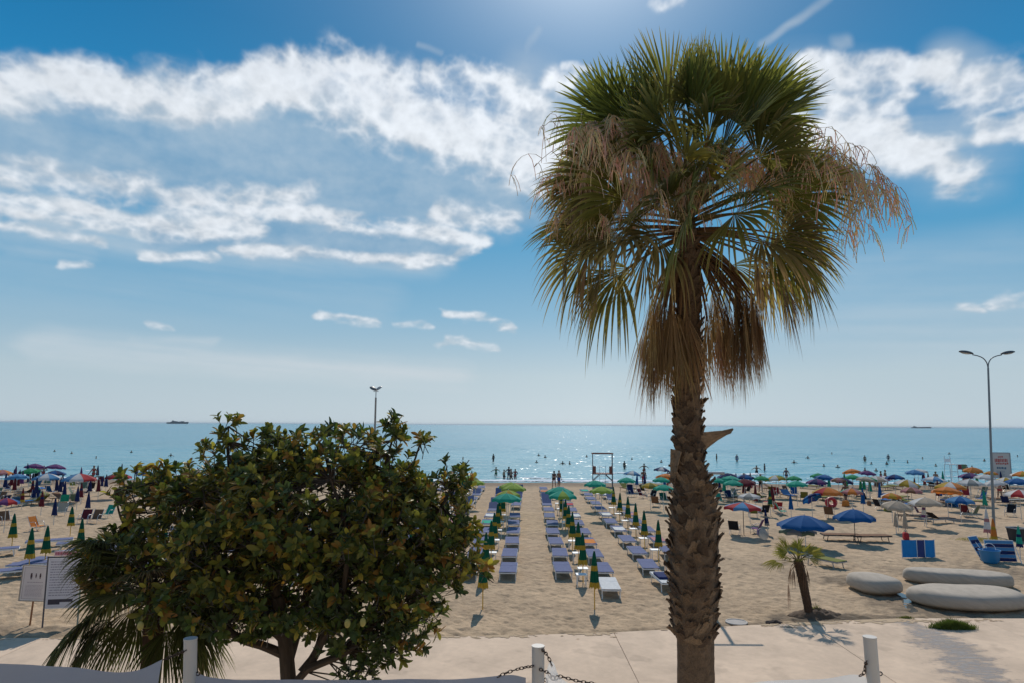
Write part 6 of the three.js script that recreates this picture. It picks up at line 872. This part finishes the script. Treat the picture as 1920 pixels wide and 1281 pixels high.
// ---------------------------------------------------------------- people: one smooth body per pose, swimwear and hair cut from it
{
  const bodies = {};
  const poses = {
    stand: { sh: [[-0.19, 1.37, 0], [0.19, 1.37, 0]], el: [[-0.25, 1.1, -0.03], [0.25, 1.1, -0.03]], wr: [[-0.27, 0.86, 0.06], [0.27, 0.86, 0.06]], kn: [[-0.1, 0.48, 0.01], [0.1, 0.48, 0.01]], an: [[-0.11, 0.08, -0.02], [0.11, 0.08, -0.02]] },
    walk: { sh: [[-0.19, 1.37, 0], [0.19, 1.37, 0]], el: [[-0.24, 1.12, 0.13], [0.24, 1.12, -0.15]], wr: [[-0.24, 0.93, 0.32], [0.25, 0.88, -0.18]], kn: [[-0.1, 0.49, -0.06], [0.1, 0.5, 0.17]], an: [[-0.1, 0.12, -0.3], [0.11, 0.08, 0.2]] },
    hips: { sh: [[-0.19, 1.37, 0], [0.19, 1.37, 0]], el: [[-0.40, 1.17, -0.08], [0.40, 1.17, -0.08]], wr: [[-0.19, 1.02, 0.08], [0.19, 1.02, 0.08]], kn: [[-0.13, 0.48, 0.03], [0.12, 0.48, 0]], an: [[-0.19, 0.08, 0], [0.14, 0.08, -0.02]] },
    wade: { sh: [[-0.19, 1.37, 0], [0.19, 1.37, 0]], el: [[-0.42, 1.24, 0.04], [0.42, 1.24, 0.04]], wr: [[-0.58, 1.12, 0.18], [0.58, 1.14, 0.18]], kn: [[-0.13, 0.48, 0.05], [0.13, 0.5, 0.1]], an: [[-0.14, 0.08, 0], [0.15, 0.08, 0.03]] },
  };
  const seg = (p, a, b, ra, rb) => { const bx = b[0] - a[0], by = b[1] - a[1], bz = b[2] - a[2], px = p[0] - a[0], py = p[1] - a[1], pz = p[2] - a[2], t = clamp((px * bx + py * by + pz * bz) / (bx * bx + by * by + bz * bz + 1e-9)); return Math.hypot(px - bx * t, py - by * t, pz - bz * t) - lerp(ra, rb, t); };
  const smin = (a, b, k) => { const h = Math.max(k - Math.abs(a - b), 0) / k; return Math.min(a, b) - h * h * k * 0.25; };
  const RES = 64, HALF = 0.95;
  for (const [name, q] of Object.entries(poses)) {
    const bones = [[[0, 1.61, 0.005], [0, 1.585, 0.02], 0.098, 0.082], [[0, 1.56, 0.03], [0, 1.53, 0.05], 0.06, 0.045], [[0, 1.5, 0], [0, 1.4, -0.01], 0.052, 0.06], [[-0.11, 1.33, 0], [0.11, 1.33, 0], 0.105, 0.105], [[0, 1.3, 0], [0, 1.1, 0], 0.13, 0.115], [[0, 1.1, 0], [0, 0.97, 0], 0.115, 0.13], [[-0.075, 0.92, -0.01], [0.075, 0.92, -0.01], 0.115, 0.115], [[0, 1.595, 0.095], [0, 1.575, 0.112], 0.014, 0.016]];
    for (let s = 0; s < 2; s++) { const sx = s ? 1 : -1; bones.push([q.sh[s], q.el[s], 0.052, 0.042], [q.el[s], q.wr[s], 0.041, 0.029], [[sx * 0.085, 0.9, 0], q.kn[s], 0.088, 0.058], [q.kn[s], q.an[s], 0.056, 0.036], [q.an[s], [q.an[s][0] + sx * 0.02, q.an[s][1] - 0.045, q.an[s][2] + 0.16], 0.04, 0.028], [[sx * 0.098, 1.59, 0], [sx * 0.104, 1.57, -0.005], 0.018, 0.014]); const dx = q.wr[s][0] - q.el[s][0], dy = q.wr[s][1] - q.el[s][1], dz = q.wr[s][2] - q.el[s][2], L = Math.hypot(dx, dy, dz); bones.push([q.wr[s], [q.wr[s][0] + dx / L * 0.08, q.wr[s][1] + dy / L * 0.08, q.wr[s][2] + dz / L * 0.08], 0.03, 0.03]); }
    const mc = new MarchingCubes(RES, new THREE.MeshBasicMaterial(), false, false, 60000); mc.isolation = 0; mc.reset();
    for (let k = 0; k < RES; k++) for (let j = 0; j < RES; j++) for (let i = 0; i < RES; i++) { const p = [(i - RES / 2) / (RES / 2) * HALF, (j - RES / 2) / (RES / 2) * HALF + 0.88, (k - RES / 2) / (RES / 2) * HALF]; let d = 1; if (Math.abs(p[2]) < 0.5) for (const [a, b, ra, rb] of bones) d = smin(d, seg(p, a, b, ra, rb), 0.05); mc.field[i + j * RES + k * RES * RES] = -d; }
    mc.update();
    const n = mc.count, pos = mc.positionArray.slice(0, n * 3), nor = mc.normalArray.slice(0, n * 3), g = new THREE.BufferGeometry();
    for (let k = 0; k < n; k++) { pos[k * 3] *= HALF; pos[k * 3 + 1] = pos[k * 3 + 1] * HALF + 0.88; pos[k * 3 + 2] *= HALF; }
    g.setAttribute('position', new THREE.BufferAttribute(new Float32Array(pos), 3)); g.setAttribute('normal', new THREE.BufferAttribute(new Float32Array(nor), 3));
    // fingers: five short tapers rooted in each palm
    const extra = [clean(g)];
    for (let s = 0; s < 2; s++) { const w = V(...q.wr[s]), d = w.clone().sub(V(...q.el[s])).normalize(), sd = V().crossVectors(d, V(0, 0, 1)).normalize(), up = V().crossVectors(sd, d); for (let f = 0; f < 4; f++) { const a = w.clone().addScaledVector(d, 0.085).addScaledVector(up, (f - 1.5) * 0.017), b = a.clone().addScaledVector(d, 0.04), c = b.clone().addScaledVector(d, [0.03, 0.04, 0.036, 0.024][f]).addScaledVector(sd, (s ? 1 : -1) * 0.012); extra.push(clean(rod(a, b, 0.009, 0.008, 5)), clean(rod(b, c, 0.008, 0.006, 5))); } extra.push(clean(rod(w.clone().addScaledVector(d, 0.02).addScaledVector(up, 0.025), w.clone().addScaledVector(d, 0.075).addScaledVector(up, 0.06), 0.011, 0.008, 5))); }
    const cut = (test, off) => { const P = [], Nn = []; for (let t = 0; t < n; t += 3) { let ok = true; for (let e = 0; e < 3; e++) if (!test(pos[(t + e) * 3], pos[(t + e) * 3 + 1], pos[(t + e) * 3 + 2])) ok = false; if (ok) for (let e = 0; e < 3; e++) for (let c = 0; c < 3; c++) { P.push(pos[(t + e) * 3 + c] + nor[(t + e) * 3 + c] * off); Nn.push(nor[(t + e) * 3 + c]); } } const h = new THREE.BufferGeometry(); h.setAttribute('position', new THREE.Float32BufferAttribute(P, 3)); h.setAttribute('normal', new THREE.Float32BufferAttribute(Nn, 3)); return h; };
    // MarchingCubes normals may point inwards: test on the head
    let sgn = 0; for (let k = 0; k < n; k++) if (pos[k * 3 + 1] > 1.66) sgn += nor[k * 3 + 1]; const o = sgn < 0 ? -1 : 1;
    bodies[name] = { body: mergeGeometries(extra), trunks: cut((x, y) => y > 0.66 && y < 1.0 && Math.abs(x) < 0.23, 0.012 * o), brief: cut((x, y) => y > 0.80 && y < 0.98 && Math.abs(x) < 0.24, 0.012 * o), top: cut((x, y) => y > 1.2 && y < 1.34 && Math.abs(x) < 0.2, 0.012 * o), shirt: cut((x, y) => y > 0.92 && y < 1.42 && Math.abs(x) < 0.24, 0.014 * o), hair: cut((x, y, z) => y > 1.5 && (y > 1.63 || z < 0.02), 0.016 * o), long: cut((x, y, z) => y > 1.36 && (y > 1.635 || z < 0.0) && Math.abs(x) < 0.14, 0.022 * o) };
  }
  const skins = [[0.32, 0.17, 0.105], [0.24, 0.12, 0.07], [0.40, 0.22, 0.14], [0.18, 0.085, 0.05]].map(c => mat(rgb(...c), { roughness: 0.6 })), hairs = [[0.02, 0.014, 0.01], [0.05, 0.03, 0.018], [0.16, 0.10, 0.05]].map(c => mat(rgb(...c), { roughness: 0.8 }));
  const wearC = { black: [0.02, 0.02, 0.025], red: [0.4, 0.03, 0.04], blue: [0.03, 0.1, 0.35], green: [0.03, 0.2, 0.1], white: [0.7, 0.7, 0.7], yellow: [0.55, 0.4, 0.05], pink: [0.5, 0.15, 0.25], navy: [0.02, 0.03, 0.1] }, wearM = Object.fromEntries(Object.entries(wearC).map(([k, c]) => [k, mat(rgb(...c), { roughness: 0.9 })]));
  const r = rng(909);
  const person = (pose, pos, turn, wear, woman, label, group, k = 1) => { const b = bodies[pose], t = thing('person', label, 'person', pos, turn, group); t.scale.setScalar(k); part('body', b.body, skins[Math.floor(r() * 4)], t); part('hair', woman ? b.long : b.hair, hairs[Math.floor(r() * 3)], t); if (woman) { part('swimsuit_bottom', b.brief, wearM[wear], t); part('swimsuit_top', b.top, wearM[wear], t); } else part('swim_trunks', b.trunks, wearM[wear], t); return t; };
  const PN = Object.keys(poses);
  // on the sand: [x, y of the feet, pose, colour, woman, label]
  const onSand = [[1396, 924, 'stand', 'red', 1, 'person in red swimwear standing under a dark blue parasol by the shore'], [1427, 924, 'hips', 'black', 0, 'person in black trunks with hands on hips near the off-white parasol'], [1653, 912, 'stand', 'black', 0, 'person in black trunks standing beside another near the blue parasol'], [1661, 911, 'walk', 'navy', 1, 'person in navy swimwear walking beside another near the blue parasol'], [1039, 914, 'walk', 'black', 1, 'person in black swimwear walking along the wet sand past the open green parasols'], [1048, 915, 'stand', 'blue', 0, 'person in blue trunks on the wet sand past the open green parasols'], [1876, 938, 'hips', 'red', 1, 'person in red swimwear standing in front of the billboard'], [1813, 926, 'stand', 'pink', 1, 'person in pink swimwear standing under the white parasol'], [1756, 914, 'walk', 'navy', 0, 'person in navy trunks walking among folded parasols near the water'], [1587, 946, 'walk', 'black', 0, 'person in black trunks walking behind the bright blue parasol'], [1207, 912, 'stand', 'red', 0, 'person in red trunks beside the yellow and olive parasol'], [174, 906, 'walk', 'red', 1, 'person in red swimwear at the water line behind folded navy parasols'], [254, 897, 'stand', 'navy', 0, 'person in navy trunks at the water line above the magnolia'], [1475, 903, 'walk', 'navy', 1, 'person in navy swimwear passing behind sea green parasols']];
  for (const [x, y, pose, w, wo, lab] of onSand) { const p = level(x, y); p.y = Math.max(sandY(p.x, p.z), -0.5); person(pose, p, r() * 6.28, w, wo, lab, 'people on the sand', rr(0.94, 1.06, r)); }
  // wading in the shallows: feet below the water
  const wading = [[945, 899, 'stand', 'black'], [954, 897, 'hips', 'navy'], [958, 901, 'walk', 'black'], [966, 899, 'hips', 'red'], [930, 893, 'wade', 'green'], [53, 893, 'walk', 'black'], [71, 893, 'stand', 'navy'], [81, 891, 'hips', 'red'], [1419, 889, 'wade', 'black'], [1434, 884, 'stand', 'navy'], [1208, 888, 'wade', 'red'], [1171, 880, 'stand', 'black'], [1622, 866, 'stand', 'black'], [1666, 864, 'stand', 'navy'], [1344, 865, 'stand', 'black'], [1382, 866, 'stand', 'blue'], [925, 866, 'stand', 'black']];
  for (const [x, y, pose, w] of wading) { const p = level(x, y, -0.16); p.y = -0.16 - rr(0.35, 0.6, r); person(pose, p, r() * 6.28, w, r() < 0.4 ? 1 : 0, `person in ${w} swimwear wading in the shallow water`, 'people in the sea', rr(0.95, 1.06, r)); }
  // bathers up to the chest or neck
  const bathing = [[1022, 859], [1055, 871], [1068, 871], [1489, 869], [1545, 875], [1571, 877], [1677, 866], [1702, 868], [1755, 874], [1813, 878], [1823, 878], [1846, 865], [1634, 871], [1663, 872], [1622, 883], [1643, 884], [246, 849], [134, 851], [102, 847], [180, 860], [320, 856], [1006, 868], [1010, 855], [1100, 858], [1185, 862], [1240, 868], [1515, 860], [1560, 852], [1730, 861], [1780, 852], [1890, 872], [1908, 857], [868, 862], [838, 858]];
  for (const [x, y] of bathing) { const p = level(x, y, -0.16); p.y = -0.16 - rr(1.12, 1.34, r); person(r() < 0.5 ? 'wade' : 'stand', p, r() * 6.28, 'black', r() < 0.45 ? 1 : 0, 'head and shoulders of a person bathing in the calm sea', 'people in the sea'); }
}
// ---------------------------------------------------------------- foam of small breaking waves along the shore
{
  const P = [], I = [], cx = 0.3, cz = 0.2;
  const foamAt = (x, D) => {
    const line = 79.3 + 2.2 * fbm(x * 0.06, 1.3, 2.2, 3), l2 = 84.5 + 3 * fbm(x * 0.05, 7.4, 2.6, 3), l3 = 92 + 4 * fbm(x * 0.05, 3.2, 9.4, 3), rag = fbm(x * 0.9, 4, D * 0.9, 3);
    return Math.max(0.75 - Math.abs(D - line) / 1.3 + 0.8 * rag + 0.9 * fbm(x * 0.1, 2.7, 5.5, 2), 0.25 - Math.abs(D - l2) / 1.5 + 0.9 * rag + 1.9 * fbm(x * 0.10, 5.1, 1.4, 2), 0.02 - Math.abs(D - l3) / 1.7 + 0.9 * rag + 2.1 * fbm(x * 0.11, 8.3, 1.8, 2));
  };
  for (let z = -77.6; z > -100; z -= cz) for (let x = -84; x < 84; x += cx) {
    const m = foamAt(x + cx / 2, -z + cz / 2);
    if (m > 0.30) { const k = P.length / 3, y = (a, b) => seaH(a, b) + 0.03 + 0.24 * clamp(foamAt(a, -b) - 0.25, 0, 0.7); P.push(x, y(x, z), z, x + cx, y(x + cx, z), z, x, y(x, z - cz), z - cz, x + cx, y(x + cx, z - cz), z - cz); I.push(k, k + 1, k + 2, k + 1, k + 3, k + 2); }
  }
  const g = new THREE.BufferGeometry(); g.setAttribute('position', new THREE.Float32BufferAttribute(P, 3)); g.setIndex(I); g.computeVertexNormals();
  const o = new THREE.Mesh(g, mat(rgb(0.78, 0.80, 0.81), { roughness: 1 })); o.name = 'foam'; o.userData.kind = 'stuff'; o.userData.label = 'white foam of small waves breaking along the waterline'; o.userData.category = 'foam'; scene.add(o);
}
scene.fog = new THREE.FogExp2(new THREE.Color().setRGB(0.66, 0.74, 0.80), 0.00004);   // sea haze: the ships pale towards the horizon
scene.traverse(o => { if (o.isMesh) { o.castShadow = true; o.receiveShadow = true; } });
renderer.render(scene, camera);
